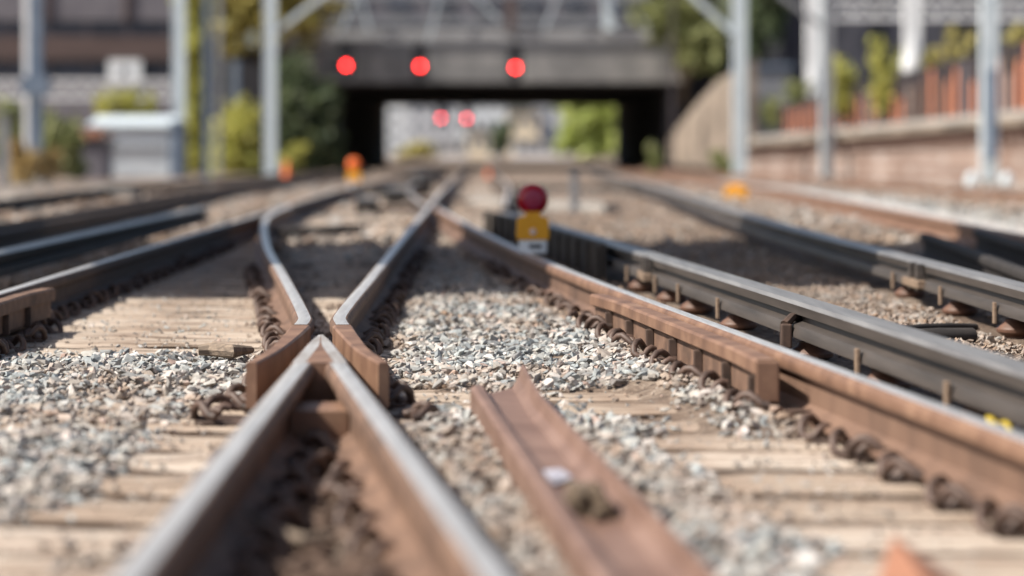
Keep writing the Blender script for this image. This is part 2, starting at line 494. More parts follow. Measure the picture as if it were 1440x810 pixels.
# wing rails
lw_pts = [(-0.660, 7.5), (-0.628, 7.9), (A_X-GAP-0.002, 8.4), (-0.609, 8.9), (-0.622, 9.25)] + [(-0.91, 12.1), (-1.31, 16.0), (-1.76, 21.3), (-1.905, 24.0), (-1.957, 27.0)]
rw_c = lambda Y: g_B(Y)-0.035+GAP
rw_pts = [(rw_c(7.5)+0.034, 7.5), (rw_c(7.9)+0.006, 7.9), (rw_c(8.4), 8.4), (rw_c(8.9)+0.002, 8.9), (A_X, 9.3), (A_X, 12.0), (A_X, 30.0), (A_X, 60.0), (A_X, 230.0)]
def wing_scale(t): return (1, 1)
# the flared end is planed lower and flat on its outer side
WP = [(0.07, 0.02), (0.07, 0.031), (0.03, 0.042), (0.0095, 0.056), (0.0095, 0.118), (0.032, 0.134), (0.035, 0.14), (0.035, 0.165), (0.030, 0.1735), (0.026, 0.1773), (0.0225, 0.179)]
WP = WP + [(-u, z) for u, z in WP[::-1]]
def build_wing(name, pts, y_end, label, side):
    t = thing(name, (pts[0][0], pts[0][1], 0), label, 'wing rail', 'wing rails of the near crossing')
    p = [Vector((interp(pts, y), y, fall(y))) for y in np.concatenate([np.arange(pts[0][1], 9.2, 0.08), np.arange(9.2, 12, 0.12), np.arange(12, min(30, y_end), 0.5), ([y_end] if y_end < 31 else np.linspace(31, y_end, 40))])]
    k = [i for i, v in enumerate(p) if v.y > 8.85][0]
    MB().sweep(WP, p[k:], rail_mat).build('rail', [M['rust'], M['polish'], M['rust']], t, smooth=0.6)
    # flared tail: side planed away so that it stands as a thick plate
    fl = MB()
    tp = [(0.028, 0.025), (0.028, 0.16), (0.022, 0.166), (-0.022, 0.166), (-0.028, 0.16), (-0.028, 0.025)]
    tp = [(u, z+0.004) for u, z in tp]
    q = p[:k+1]
    def sc(tt): return (0.56+0.70*tt, 0.95+0.09*tt)
    fl.sweep(tp, q, None, True, sc).build('flared_end', M['rust_light'], t, smooth=0.5)
    return t
build_wing('wing_rail', lw_pts, 27.0, 'wing rail curving off to the far left, its flared end left of the V nose', -1)
build_wing('wing_rail', rw_pts, 230.0, 'straight wing rail running up to the tunnel, its flared end right of the V nose', 1)

def rail(name, pts, y0, y1, side, top, label, cat='rail', group=None, prof=RP, mf=rail_mat, z=0.0, step=0.3, web=None):
    t = thing(name, (interp(pts, y0), y0, z), label, cat, group)
    MB().sweep(prof, path(pts, y0, y1, z, step), mf).build('rail', [side, top, web or side], t, smooth=0.6)
    return t
def fishplate(t, pts, Y, side, zc=0.08, off=0.012, L=0.5, hh=0.05, bolts=True, mt='rust'):
    x = interp(pts, Y); sl = (interp(pts, Y+.2)-interp(pts, Y-.2))/.4
    fp = MB().bar((x+side*off-sl*L/2, Y-L/2, zc), (x+side*off+sl*L/2, Y+L/2, zc), 0.02, hh)
    o = fp.build('fishplate', M[mt], t)
    if bolts:
        for k in range(4):
            yy = Y - L/2 + L*(k+0.5)/4
            xx = x+side*off+sl*(yy-Y)
            MB().tube([(xx, yy, zc), (xx+side*0.03, yy, zc)], 0.013, 6).build('bolt', M['rust_dark'], o)

rc = rail('running_rail', C_line, 0.8, 26.3, M['rust_light'], M['polish'], 'rusty brown running rail on the right with the check rail bolted to its left side', 'rail', web=M['rust_web'])
fishplate(rc, C_line, 10.95, -1)
rd = rail('running_rail', D_line, -1.0, 150, M['rust_dark'], M['polish'], 'bright topped running rail on the left beside the short conductor rail end', 'rail')
rail('running_rail', H_line, 4, 110, M['railside'], M['railside'], 'dull brown rail on the left just beyond the black conductor rail', 'rail', 'dull rails of the far left track')
rail('running_rail', H2_line, 4, 110, M['railside'], M['railside'], 'second dull brown rail on the left, close behind the first', 'rail', 'dull rails of the far left track')
rail('running_rail', I_line, 8, 110, M['black'], M['railside'], 'dark rail farthest to the left, in front of the weeds and shed', 'rail', 'dull rails of the far left track')
rail('running_rail', J_line, 8, 110, M['rust_light'], M['rust_light'], 'orange rusty rail on the right beside the strip of white ballast', 'rail', 'rusty rails on the far right')
rail('running_rail', K_line, 12, 130, M['rust_light'], M['rust_light'], 'orange rusty rail on the right along the foot of the platform wall', 'rail', 'rusty rails on the far right')
rail('running_rail', L_line, 4, 16.9, M['black'], M['black'], 'black rail whose square end stands right of the grey conductor rail', 'rail', 'short black rails on the right', z=0.05)
rail('running_rail', Lb_line, 4, 17.0, M['black'], M['black'], 'outer black rail end, nearer the strip of white ballast', 'rail', 'short black rails on the right', z=0.07)

def cond(pts, y0, y1, side, top, label):
    return rail('conductor_rail', pts, y0, y1, side, top, label, 'conductor rail', 'conductor rails', CP, cond_mat)
ce = cond(E_line, 0.5, 21.6, M['cond'], M['cond_top'], 'grey conductor rail on brown insulators just right of the rusty running rail')
cf = cond(F_line, 2.0, 100, M['cond'], M['cond_top'], 'long grey conductor rail on the far right, curving away past the joint')
cg = cond(G_line, 2.0, 23.2, M['black'], M['cond_top'], 'left conductor rail, painted black for its shade, ending before the pale ballast patch')
for t, pts, Yj in ((ce, E_line, 12.75), (cf, F_line, 12.1)):
    x = interp(pts, Yj)
    for dy in (-0.10, 0.10):
        MB().box(x-0.092, x-0.056, Yj+dy-0.03, Yj+dy+0.03, 0.118, 0.246).build('joint_plate', M['cond'], t, bevel=0.004)
    MB().box(x-0.105, x-0.06, Yj-0.22, Yj+0.22, 0.135, 0.172).build('fishplate', M['tab'], t, bevel=0.004)

# guard boards on the far stretch of the near conductor rail
gb = thing('guard_board', (0.74, 16.5, 0), 'black ribbed guard board along the conductor rail behind the red lamp', 'guard board')
bd = MB()
pp = [Vector((interp(E_line, y)-0.12, y, 0)) for y in np.linspace(14.1, 21.9, 10)]
bd.sweep([(0.015, 0.0), (0.015, 0.262), (-0.015, 0.262), (-0.015, 0.0)], pp).build('board', M['timberdark'], gb)
for y in np.arange(14.2, 21.9, 0.52):
    x = interp(E_line, y)-0.143
    MB().box(x-0.012, x+0.012, y-0.06, y+0.06, 0.0, 0.25).build('rib', M['timberdark'], gb)

# check rails
def check_rail(pts_run, side, y0, y1, label, side_m):
    f = lambda Y: interp(pts_run, Y) + side*(GAP + 0.018*max(0, (y0+0.55-Y)/0.55)**1.3 + 0.035*max(0, (Y-(y1-0.55))/0.55)**1.3)
    t = thing('check_rail', (f(y0), y0, 0), label, 'check rail', 'check rails')
    hp = [(0.034, 0.13), (0.034, 0.175), (0.026, 0.183), (-0.026, 0.183), (-0.034, 0.175), (-0.034, 0.14), (-0.012, 0.128)]
    ys = np.arange(y0, y1+0.01, 0.1)
    MB().sweep(hp, [Vector((f(y), y, 0)) for y in ys]).build('rail_head', side_m, t, smooth=0.5)
    wp = [(0.014, 0.055), (0.014, 0.127), (-0.0105, 0.127), (-0.0105, 0.055)]
    MB().sweep(wp, [Vector((f(y), y, 0)) for y in ys]).build('web_plate', M['rust'], t)
    yy = y0+0.09
    while yy < y1-0.05:
        x = f(yy) 
        MB().prism([(x-side*(-0.008), yy-0.011), (x+side*0.040, yy-0.011), (x+side*0.040, yy+0.011), (x-side*(-0.008), yy+0.011)], 0.045, 0.128).build('bracket', M['rust_dark'], t, bevel=0.005)
        yy += 0.48
    ye = y0-0.004
    x = f(y0)
    MB().box(x-0.034, x+0.034, ye-0.02, ye, 0.06, 0.179).build('end_plate', side_m, t, bevel=0.006)
    return t
check_rail(C_line, -1, 7.35, 10.7, 'rusty check rail on upright brackets left of the right running rail', M['rust_light'])
check_rail(D_line, 1, 7.2, 11.1, 'brown check rail end at the left edge beside the bright running rail', M['rust'])

# insulators below the conductor rails
def insulator_proto():
    t = thing('rail_insulator', (0, 0, 0), 'brown porcelain pot insulator under the grey conductor rail nearest the rusty rail', 'insulator', 'insulators under the near conductor rail')
    MB().lathe((0, 0, -0.03), [(0.045, 0), (0.048, 0.015), (0.05, 0.07), (0.078, 0.088), (0.08, 0.10), (0.072, 0.112), (0.05, 0.125), (0.045, 0.138)], 18).build('pot', M['porcelain'], t, smooth=0.7)
    for s in (-1, 1):
        MB().box(s*0.086-0.006, s*0.086+0.006, -0.018, 0.018, 0.09, 0.175).build('clip', M['tab'], t, bevel=0.003)
    return t
ins = insulator_proto()
yE = [4.6, 5.7, 6.75, 7.85, 9.0, 10.5, 11.6, 12.35, 13.4]
for i, y in enumerate(yE):
    o = ins if i == 0 else copy_tree(ins, (0, 0, 0))
    sl = (interp(E_line, y+.2)-interp(E_line, y-.2))/.4
    o.location = (interp(E_line, y), y, 0); o.rotation_euler = (0, 0, -math.atan(sl))
for i, y in enumerate([7.6, 8.9, 10.2, 11.4, 12.7]):
    o = copy_tree(ins, (interp(F_line, y), y, 0), 0)
    o['label'] = 'brown porcelain pot insulator under the outer grey conductor rail on the right'
    o['group'] = 'insulators under the outer conductor rail'
# anchor clamp on the near conductor rail
ac = thing('rail_anchor', (interp(E_line, 9.0)-0.085, 8.86, 0.13), 'dark hooked anchor clamp gripping the left foot of the near conductor rail', 'anchor clamp')
x = interp(E_line, 8.95)
MB().box(x-0.115, x-0.078, 8.93, 8.99, 0.09, 0.175).build('jaw', M['rust_dark'], ac, bevel=0.006)
MB().tube([(x-0.10, 8.96, 0.17), (x-0.07, 9.0, 0.195), (x-0.035, 9.06, 0.19), (x-0.03, 9.1, 0.2)], [0.018, 0.016, 0.014, 0.02], 8).build('hook', M['rust_dark'], ac)

# ------------------------------------------------------------------ sleepers
def sleeper_mesh(L, d=0.298):
    nx, ny = max(8, int(L/0.12)), 7
    vs, fs = [], []
    r = np.random.default_rng(int(L*1000)+3)
    prof_y = np.linspace(-d/2, d/2, ny)
    for i in range(nx+1):
        for j in range(ny):
            e = -0.012 if j in (0, ny-1) else 0
            vs.append((-L/2+L*i/nx, prof_y[j] + (r.normal(0, 0.006) if j in (0, ny-1) else 0), e + r.normal(0, 0.0022) - abs(r.normal(0, 0.004))*(j in (2, 4))))
    for i in range(nx):
        for j in range(ny-1):
            fs.append((i*ny+j, (i+1)*ny+j, (i+1)*ny+j+1, i*ny+j+1))
    b0 = len(vs)
    for x_, y_ in ((-L/2, -d/2), (L/2, -d/2), (L/2, d/2), (-L/2, d/2)): vs.append((x_, y_, -0.14))
    fs += [(b0+3, b0+2, b0+1, b0)]
    fs.append(tuple([i*ny for i in range(nx+1)][::-1] + [b0, b0+1]))
    fs.append(tuple([i*ny+ny-1 for i in range(nx+1)] + [b0+2, b0+3]))
    fs.append(tuple([j for j in range(ny)] + [b0+3, b0]))
    fs.append(tuple([nx*ny+j for j in range(ny)][::-1] + [b0+1, b0+2]))
    return MB().add(vs, fs)
SL = []
def sleepers(xa, xb, ys, label, group, variants=3):
    protos = []
    for i, y in enumerate(ys):
        a, b2 = xa(y), xb(y)
        L = round(b2-a, 1)
        key = [p for p in protos if abs(p[0]-L) < 0.16]
        xc = (a+b2)/2 + random.uniform(-.06, .06)
        if len(key) < variants:
            o = sleeper_mesh(L + 0.001*len(key)).build('sleeper', M['sleeper'])
            protos.append((L, o)); tag(o, label, 'sleeper', group)
        else:
            o = random.choice(key)[1].copy(); C.objects.link(o)
        o.location = (xc, y, random.uniform(-.004, .004)+fall(y))
        o.rotation_euler = (random.uniform(-.004, .004), random.uniform(-.002, .002), random.uniform(-.01, .01))
main_ys = [0.6]
while main_ys[-1] < 62:
    main_ys.append(main_ys[-1] + random.uniform(0.40, 0.47))
main_ys = [y for i, y in enumerate(main_ys) if y < 30 or i % 2]
sleepers(lambda y: -2.42, lambda y: max(interp(C_line, min(y, 24.0))+0.32, 0.15), main_ys, 'pale dusty timber sleeper crossing under the middle track and crossing', 'sleepers of the middle track')
lft_ys = list(np.arange(8.2, 40, 0.62))
sleepers(lambda y: interp(I_line, y)-0.5, lambda y: interp(H_line, y)+0.5, lft_ys, 'dusty timber sleeper under the dull rails on the left', 'sleepers of the left track')
sleepers(lambda y: interp(J_line, y)-0.6, lambda y: interp(J_line, y)+2.0, list(np.arange(15, 42, 0.65)), 'timber sleeper under the orange rusty rail on the right', 'sleepers of the right track')

# ------------------------------------------------------------------ rail fastenings (spring clips)
def clip_pts(s):
    """bent bar spring clip beside the rail foot, s is the side it sits on"""
    q = [(0.045, -0.045, 0.030), (0.066, -0.040, 0.034), (0.080, -0.030, 0.050), (0.094, -0.014, 0.062), (0.110, 0.000, 0.060), (0.124, 0.013, 0.044),
         (0.128, 0.026, 0.022), (0.116, 0.038, 0.010), (0.094, 0.044, 0.016), (0.080, 0.040, 0.034), (0.066, 0.034, 0.042), (0.05, 0.03, 0.036)]
    return [Vector((s*(u-0.012), v, w)) for u, v, w in q]
def fastening_proto(sides, label, group, two=True):
    t = thing('rail_fastening', (0, 0, 0), label, 'rail clip', group)
    MB().box(-0.12, 0.12, -0.085, 0.085, 0.001, 0.012).build('base_plate', M['rust_dark'], t, bevel=0.004)
    for s in sides:
        for dy in ((-0.078, 0.078) if two else (0.03,)):
            pts = [Vector((p.x + s*0.012, dy + (p.y if dy < 0 else -p.y), p.z)) for p in clip_pts(s)]
            MB().tube(pts, 0.0122, 8).build('spring_clip', M['clip'], t, smooth=1.0)
    return t
M['clip'] = noisy('rusty_spring_steel', (0.035, 0.022, 0.017), (0.115, 0.068, 0.05), 25, 0.6, 0.0, 0.3, 0.003)
def fasten(pts, ys, sides, label, group, two=True, off=0.0, up=0.0):
    pr = pr2 = None
    for y in ys:
        x = interp(pts, y)+off
        sl = (interp(pts, y+.2)-interp(pts, y-.2))/.4
        if pr is None:
            pr = fastening_proto(sides, label, group, two); o = pr
        elif random.random() < 0.28:
            if pr2 is None:
                pr2 = fastening_proto(sides, label, group, False); o = pr2
            else:
                o = copy_tree(pr2, (0, 0, 0))
        else:
            o = copy_tree(pr, (0, 0, 0))
        o.location = (x, y + random.uniform(-.015, .015), up+random.uniform(-.012, .004)); o.rotation_euler = (random.uniform(-.06, .06), random.uniform(-.05, .05), -math.atan(sl) + random.uniform(-.2, .2))
within = lambda a, b2: [y for y in main_ys if a < y < b2]
fasten(A_line, within(2.4, 7.0), (-1, 1), 'rusty bent spring clips holding the left leg of the V', 'clips along the left leg of the V')
fasten(B_near, within(2.4, 7.0), (-1, 1), 'rusty bent spring clips holding the right leg of the V', 'clips along the right leg of the V')
fasten(lw_pts, within(7.3, 16.0), (-1,), 'rusty coiled row of spring clips left of the left wing rail', 'clips along the left wing rail')
fasten(rw_pts, within(7.3, 19.0), (1,), 'rusty coiled row of spring clips right of the right wing rail', 'clips along the right wing rail')
fasten(C_line, within(3.5, 7.3), (-1,), 'rusty spring clips at the foot of the right running rail nearest the camera', 'clips along the near part of the right rail')
fasten(C_line, within(7.0, 10.9), (-1,), 'rusty spring clips below the check rail on its left side', 'clips along the check rail', True, -GAP+0.0, 0.036)
fasten(C_line, within(10.9, 17.0), (-1,), 'rusty spring clips on the right running rail in front of the red lamp', 'clips along the far part of the right rail')
fasten(D_line, within(7.3, 11.2), (1,), 'rusty spring clips along the brown check rail at the left edge', 'clips along the left check rail', True, GAP)
fasten(D_line, within(11.2, 20.0), (1,), 'rusty spring clips in the shade along the bright left running rail', 'clips along the left running rail')

# ------------------------------------------------------------------ scrap rail lying in the four-foot
sc_t = thing('scrap_rail', (0.16, 7.2, 0.02), 'loose rusty length of rail lying on its side right of the V', 'scrap rail')
secY = np.linspace(2.2, 7.5, 24)
def scx(Y): return -0.018 + (7.5-Y)*0.0645
vs, fs = [], []
prof = [(0.0, 0.0), (0.0, 0.062), (0.012, 0.07), (0.034, 0.066), (0.042, 0.046), (0.058, 0.034), (0.128, 0.034), (0.148, 0.052), (0.157, 0.084), (0.166, 0.086), (0.175, 0.0)]
n = len(prof)
for k, Y in enumerate(secY):
    wsc = 1.0 + (7.5-Y)*0.03
    for u, z in prof:
        e = (u/0.172)*0.5 if k == len(secY)-1 else ((u/0.172)*0.25 if k == len(secY)-2 else 0)
        vs.append((scx(Y)+u*wsc + e*0.0, Y + e, z+0.022 - e*0.01 + (0.012 if (k == len(secY)-1 and u > 0.13 and z > 0.05) else 0)))
for k in range(len(secY)-1):
    for j in range(n):
        j2 = (j+1) % n
        fs.append((k*n+j, k*n+j2, (k+1)*n+j2, (k+1)*n+j))
fs.append(tuple(range(n))[::-1]); fs.append(tuple((len(secY)-1)*n+j for j in range(n)))
M['scrap'] = noisy('scrap_rust', (0.12, 0.066, 0.047), (0.18, 0.107, 0.08), 4, 0.5, 0.0, 0.25, 0.004, c3=(0.25, 0.158, 0.122))
MB().add(vs, fs).build('body', M['scrap'], sc_t, smooth=0.5)

# ------------------------------------------------------------------ stones
def hull(npts, seed, flat=0.75):
    r = np.random.default_rng(seed)
    cor = np.array([(a, b_, c_) for a in (-1, 1) for b_ in (-1, 1) for c_ in (-1, 1)], float)
    p = cor*r.uniform(0.35, 0.85, (8, 3)) + r.normal(0, 0.12, (8, 3))
    ext = r.normal(size=(npts-8, 3)); ext /= np.maximum(np.linalg.norm(ext, axis=1)[:, None], 1e-6)
    if len(ext): p = np.concatenate([p, ext*r.uniform(0.8, 1.15, (len(ext), 1))])
    sh = r.normal(0, 0.2, (3, 3)) + np.eye(3)
    p = (p @ sh)*np.array([1.15, r.uniform(0.6, 0.95), flat*r.uniform(0.55, 0.9)])
    bm = bmesh.new()
    for q in p: bm.verts.new(q)
    res = bmesh.ops.convex_hull(bm, input=bm.verts)
    bmesh.ops.delete(bm, geom=[g for g in bm.verts if not g.link_faces], context='VERTS')
    bm.verts.ensure_lookup_table(); bm.verts.index_update()
    V = np.array([v.co[:] for v in bm.verts]); F = np.array([[v.index for v in f.verts] for f in bm.faces])
    bm.free()
    return V, F
HULLS = [hull(10, 100+i) for i in range(28)]
HS = [hull(8, 300+i, 0.8) for i in range(8)]

def scatter_mesh(name, pos, size, hulls, rust, material):
    N = len(pos)
    ang = rng.uniform(0, 2*np.pi, (N, 3)); ang[:, 0:2] = rng.normal(0, 0.38, (N, 2))
    cx, sx = np.cos(ang[:, 0]), np.sin(ang[:, 0]); cy, sy = np.cos(ang[:, 1]), np.sin(ang[:, 1]); cz, sz = np.cos(ang[:, 2]), np.sin(ang[:, 2])
    R = np.empty((N, 3, 3))
    R[:, 0, 0] = cz*cy; R[:, 0, 1] = cz*sy*sx-sz*cx; R[:, 0, 2] = cz*sy*cx+sz*sx
    R[:, 1, 0] = sz*cy; R[:, 1, 1] = sz*sy*sx+cz*cx; R[:, 1, 2] = sz*sy*cx-cz*sx
    R[:, 2, 0] = -sy; R[:, 2, 1] = cy*sx; R[:, 2, 2] = cy*cx
    which = rng.integers(0, len(hulls), N)
    Vs, Fs, Rs, o = [], [], [], 0
    for h, (V, F) in enumerate(hulls):
        idx = np.where(which == h)[0]
        if not len(idx): continue
        v = np.einsum('nij,kj->nki', R[idx], V)*size[idx][:, None, None] + pos[idx][:, None, :]
        f = F[None, :, :] + (np.arange(len(idx))*len(V))[:, None, None] + o
        Vs.append(v.reshape(-1, 3)); Fs.append(f.reshape(-1, 3)); Rs.append(np.repeat(rust[idx], len(V)))
        o += len(idx)*len(V)
    V = np.concatenate(Vs).astype(np.float32); F = np.concatenate(Fs).astype(np.int32); Rr = np.concatenate(Rs).astype(np.float32)
    me = bpy.data.meshes.new(name)
    me.vertices.add(len(V)); me.vertices.foreach_set('co', V.ravel())
    me.loops.add(F.size); me.loops.foreach_set('vertex_index', F.ravel())
    me.polygons.add(len(F)); me.polygons.foreach_set('loop_start', np.arange(0, F.size, 3, dtype=np.int32))
    me.polygons.foreach_set('loop_total', np.full(len(F), 3, dtype=np.int32))
    me.polygons.foreach_set('use_smooth', [False]*len(F))
    me.update(calc_edges=True)
    at = me.attributes.new('rust', 'FLOAT', 'POINT'); at.data.foreach_set('value', Rr)
    me.materials.append(material)
    ob = bpy.data.objects.new(name, me); C.objects.link(ob)
    return ob

# smooth lattice noise for patches
_lat = rng.uniform(0, 1, (64, 64))
def vnoise(x, y, s):
    x = np.asarray(x)/s + 17.3; y = np.asarray(y)/s + 5.1
    i, j = np.floor(x).astype(int), np.floor(y).astype(int)
    fx, fy = x-i, y-j
    fx, fy = fx*fx*(3-2*fx), fy*fy*(3-2*fy)
    g = lambda a, b_: _lat[a % 64, b_ % 64]
    return (g(i, j)*(1-fx)+g(i+1, j)*fx)*(1-fy) + (g(i, j+1)*(1-fx)+g(i+1, j+1)*fx)*fy

def vinterp(pts, Y):
    yy = np.linspace(0, 60, 400)
    xx = np.array([interp(pts, y) for y in yy])
    return np.interp(Y, yy, xx)
def sstep(a, b_, t):
    t = np.clip((t-a)/(b_-a), 0, 1); return t*t*(3-2*t)

def cover(X, Y):
    """how deep the ballast lies over the sleepers (0 bare, 1 buried), rust dust, height"""
    n = vnoise(X, Y, 0.45)*0.6 + vnoise(X, Y, 0.16)*0.4
    Ca = vinterp(C_line, Y); Ax = np.full_like(X, A_X)
    Bl = np.where(Y > 9.1, vinterp(B_far, Y), A_X - 0.1)
    Br = np.where(Y > 9.1, Ax, -0.507+0.1166*(8.54-Y))
    c = np.zeros_like(X)
    # left four-foot
    left = (X < Bl) & (X > -2.05)
    cl = sstep(10.1, 9.3, Y)*sstep(5.15, 5.75, Y)*0.95 + 0.45*sstep(5.5, 5.0, Y) + 0.10*sstep(13.0, 14.5, Y)
    cl = cl*(1 - 0.85*sstep(-0.95, -0.78, X)*sstep(8.3, 7.6, Y)*sstep(5.2, 5.6, Y))
    c = np.where(left, cl, c)
    # inside the V
    inV = (X > Ax) & (X < Br) & (Y < 8.4)
    c = np.where(inV, 0.8, c)
    # between the wings, beyond the nose
    inW = (X > Bl) & (X < Ax) & (Y > 9.1)
    c = np.where(inW, 0.25 + 0.5*sstep(17, 19, Y), c)
    # middle four-foot
    mid = (X >= Br) & (X < Ca) & (Y < 28)
    frac = (X - Br)/np.maximum(Ca-Br, 0.05)
    cm = sstep(0.02, 0.22, frac + (n-0.5)*0.25)*0.98
    bare = sstep(8.55, 8.2, Y)*sstep(7.35, 7.75, Y)*0.55*sstep(0.75, 0.35, frac)
    cm = np.where(Y < 8.3, np.clip(sstep(0.70, 0.48, frac+(n-0.5)*0.4)*0.9 - bare + 0.10, 0, 1), cm)
    near_c = sstep(0.40, 0.24, Ca-X+(n-0.5)*0.2)*sstep(6.5, 7.2, Y)*sstep(11.6, 10.9, Y)
    cm = np.maximum(cm, 0.85*near_c)
    c = np.where(mid, cm, c)
    c = np.where((X >= Ca) | (X < -2.05), 0.95, c)
    c = np.where((Y > 20) & left, np.maximum(c, 0.6*sstep(20, 25, Y)), c)
    c = np.where((Y > 17) & ((X > Bl) & (X < 3.0)), np.clip(0.62*(n > 0.47) + 0.18, 0, 1), c)
    return np.clip(c + (n-0.5)*0.7*(c > 0.02)*(c < 0.99) - 0.25*(vnoise(X+9, Y+2, 0.09) > 0.72), 0.03, 1)

def rustf(X, Y):
    d = np.full_like(X, 9.0)
    for L_, a, b_ in ((C_line, 0, 26), (D_line, 0, 60), (B_far, 9, 26), (B_near, 0, 8), (A_line, 0, 60)):
        dd = np.abs(X - vinterp(L_, Y)); dd = np.where((Y > a) & (Y < b_), dd, 9); d = np.minimum(d, dd)
    r = 0.85*sstep(0.32, 0.06, d)
    Br = -0.507+0.1166*(8.54-Y)
    r = np.where((X > A_X) & (X < Br) & (Y < 8.5), 0.9, r)
    r = np.maximum(r, 0.45*sstep(6.4, 5.2, Y)*(X < A_X))
    r = np.maximum(r, 0.40*sstep(7.6, 6.4, Y)*(X > A_X)*(X < 0.3))
    Ex = vinterp(C_line, Y)
    r = np.where((X > Ex+0.05) & (X < vinterp(J_line, Y)+0.3), 0.6, r)
    r = np.where((X > A_X) & (X < Ex) & (Y > 12.8), np.maximum(r, 0.25), r)
    r = np.where((X > Ex+0.05) & (X < vinterp(E_line, Y)+0.1), 0.8, r)
    r = np.where(X < -2.3, 0.6, r)
    r = np.where(Y > 20, np.clip(0.35 + 1.2*(vnoise(X, Y, 1.3)-0.4), 0.2, 0.95), r)
    white = (X > vinterp(J_line, Y)+0.35) & (X < vinterp(J_line, Y)+2.0)
    r = np.where(white, 0.0, r)
    r = np.where(white, r, np.maximum(r, 0.50*sstep(0.42, 0.76, vnoise(X+3.1, Y+8.7, 0.55)*0.6+vnoise(X, Y, 0.12)*0.4)))
    return np.clip(r + (vnoise(X, Y, 0.3)-0.5)*0.5*(r > 0.02) + rng.normal(0, 0.14, X.shape)*(r > 0.02), 0, 0.96), d

def vdrop(Y): return -0.0045*np.clip(Y-36.0, 0.0, 110.0)
def ground_z(X, Y):
    c = cover(X, Y)
    z = -0.035 + 0.040*c + (vnoise(X, Y, 0.3)-0.5)*0.02
    inV = (X > A_X) & (X < -0.507+0.1166*(8.54-Y)) & (Y < 8.5)
    z = np.where(inV, z+0.01, z)
    z = np.where(X > vinterp(J_line, Y)+2.2, z+0.02, z)
    dc_ = vinterp(C_line, Y) - X
    z = z + 0.04*sstep(0.08, 0.18, -dc_)*(X < vinterp(F_line, Y)+0.6)*sstep(26, 22, Y)
    z = z + 0.038*sstep(0.50, 0.22, dc_)*(dc_ > -0.1)*sstep(6.6, 7.4, Y)*sstep(11.6, 10.9, Y)
    return z + vdrop(Y)

def rails_clear(X, Y):
    ok = np.ones(X.shape, bool)
    for L_, a, b_, w in ((C_line, 0, 26.5, 0.085), (D_line, 0, 99, 0.085), (B_far, 9, 26, 0.085), (B_near, 0, 8, 0.075), (A_line, 0, 99, 0.08),
                         (lw_pts, 7.1, 9.4, 0.075), (rw_pts, 7.1, 9.4, 0.075), (E_line, 0, 20.5, 0.11), (F_line, 0, 60, 0.1), (G_line, 0, 23.3, 0.1), (H_line, 0, 99, 0.07), (H2_line, 0, 99, 0.07), (I_line, 0, 99, 0.07), (J_line, 0, 99, 0.07), (L_line, 0, 17, 0.07), (Lb_line, 0, 17.1, 0.07)):
        ok &= ~((np.abs(X - vinterp(L_, Y)) < w) & (Y > a) & (Y < b_))
    chk = (np.abs(X - (vinterp(C_line, Y)-GAP-0.01)) < 0.055) & (Y > 7.2) & (Y < 10.8)
    chk |= (np.abs(X - (vinterp(D_line, Y)+GAP)) < 0.06) & (Y > 7.1) & (Y < 11.2)
    ok &= ~chk
    sx = -0.018 + (7.5-Y)*0.0645
    ok &= ~((X > sx+0.01) & (X < sx+0.2) & (Y < 7.7))
    return ok

def frustum_points(n, y0, y1, margin=0.5, power=1.0):
    u = rng.uniform(0, 1, n)
    Y = (y0**(2*power) + u*(y1**(2*power)-y0**(2*power)))**(1/(2*power))
    half_l, half_r = 670/FPX*Y+margin, 770/FPX*Y+margin
    X = -half_l + rng.uniform(0, 1, n)*(half_l+half_r)
    return X, Y

def make_stones(name, n, y0, y1, smin, smax, power, hulls, sparse, label):
    X, Y = frustum_points(n, y0, y1, 0.6, power)
    c = cover(X, Y)
    keep = rng.uniform(0, 1, n) < np.clip(np.where(c > 0.5, c, c*c*0.8 + sparse), 0, 1)
    keep &= rails_clear(X, Y)
    X, Y, c = X[keep], Y[keep], c[keep]
    r, d = rustf(X, Y)
    s = np.exp(rng.normal(0, 0.42, len(X)))*(smin+smax)/2*0.9
    s = np.clip(s, smin*0.6, smax*1.2)
    small = (X > vinterp(C_line, Y)+0.05) & (X < 3.4)
    s = np.where(small, s*0.68, s)
    s = np.where((c < 0.35), s*0.6, s)
    z = np.maximum(ground_z(X, Y), np.where(c < 0.5, vdrop(Y), -1)) + s*0.28 + np.abs(rng.normal(0, 0.008, len(X)))*(c > 0.5)
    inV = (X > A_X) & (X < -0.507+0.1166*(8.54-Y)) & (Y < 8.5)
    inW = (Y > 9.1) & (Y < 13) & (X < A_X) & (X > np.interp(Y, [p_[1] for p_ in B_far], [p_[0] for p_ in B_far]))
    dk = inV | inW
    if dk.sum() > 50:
        o2 = scatter_mesh(name, np.stack([X, Y, z], 1)[dk], s[dk]*1.15, hulls, r[dk], M['stone_rust_shade'])
        tag(o2, 'rust stained %s between the legs of the V, coloured darker for the shade there' % ('grit' if name == 'gravel' else 'stones'), 'ballast', None, 'stuff')
    k_ = ~dk
    o = scatter_mesh(name, np.stack([X, Y, z], 1)[k_], s[k_], hulls, r[k_], M['stone'])
    return tag(o, label, 'ballast', None, 'stuff')

make_stones('ballast', 96000, 3.2, 17.0, 0.010, 0.0195, 0.8, HULLS, 0.012, 'loose grey and tan ballast stones lying between the near rails')
make_stones('ballast', 26000, 16.5, 60.0, 0.026, 0.044, 0.65, HS, 0.02, 'paler blurred ballast stones between the far rails')
make_stones('gravel', 42000, 3.2, 17.0, 0.005, 0.014, 0.8, HS, 0.30, 'small brown gravel and grit scattered over the sleepers')

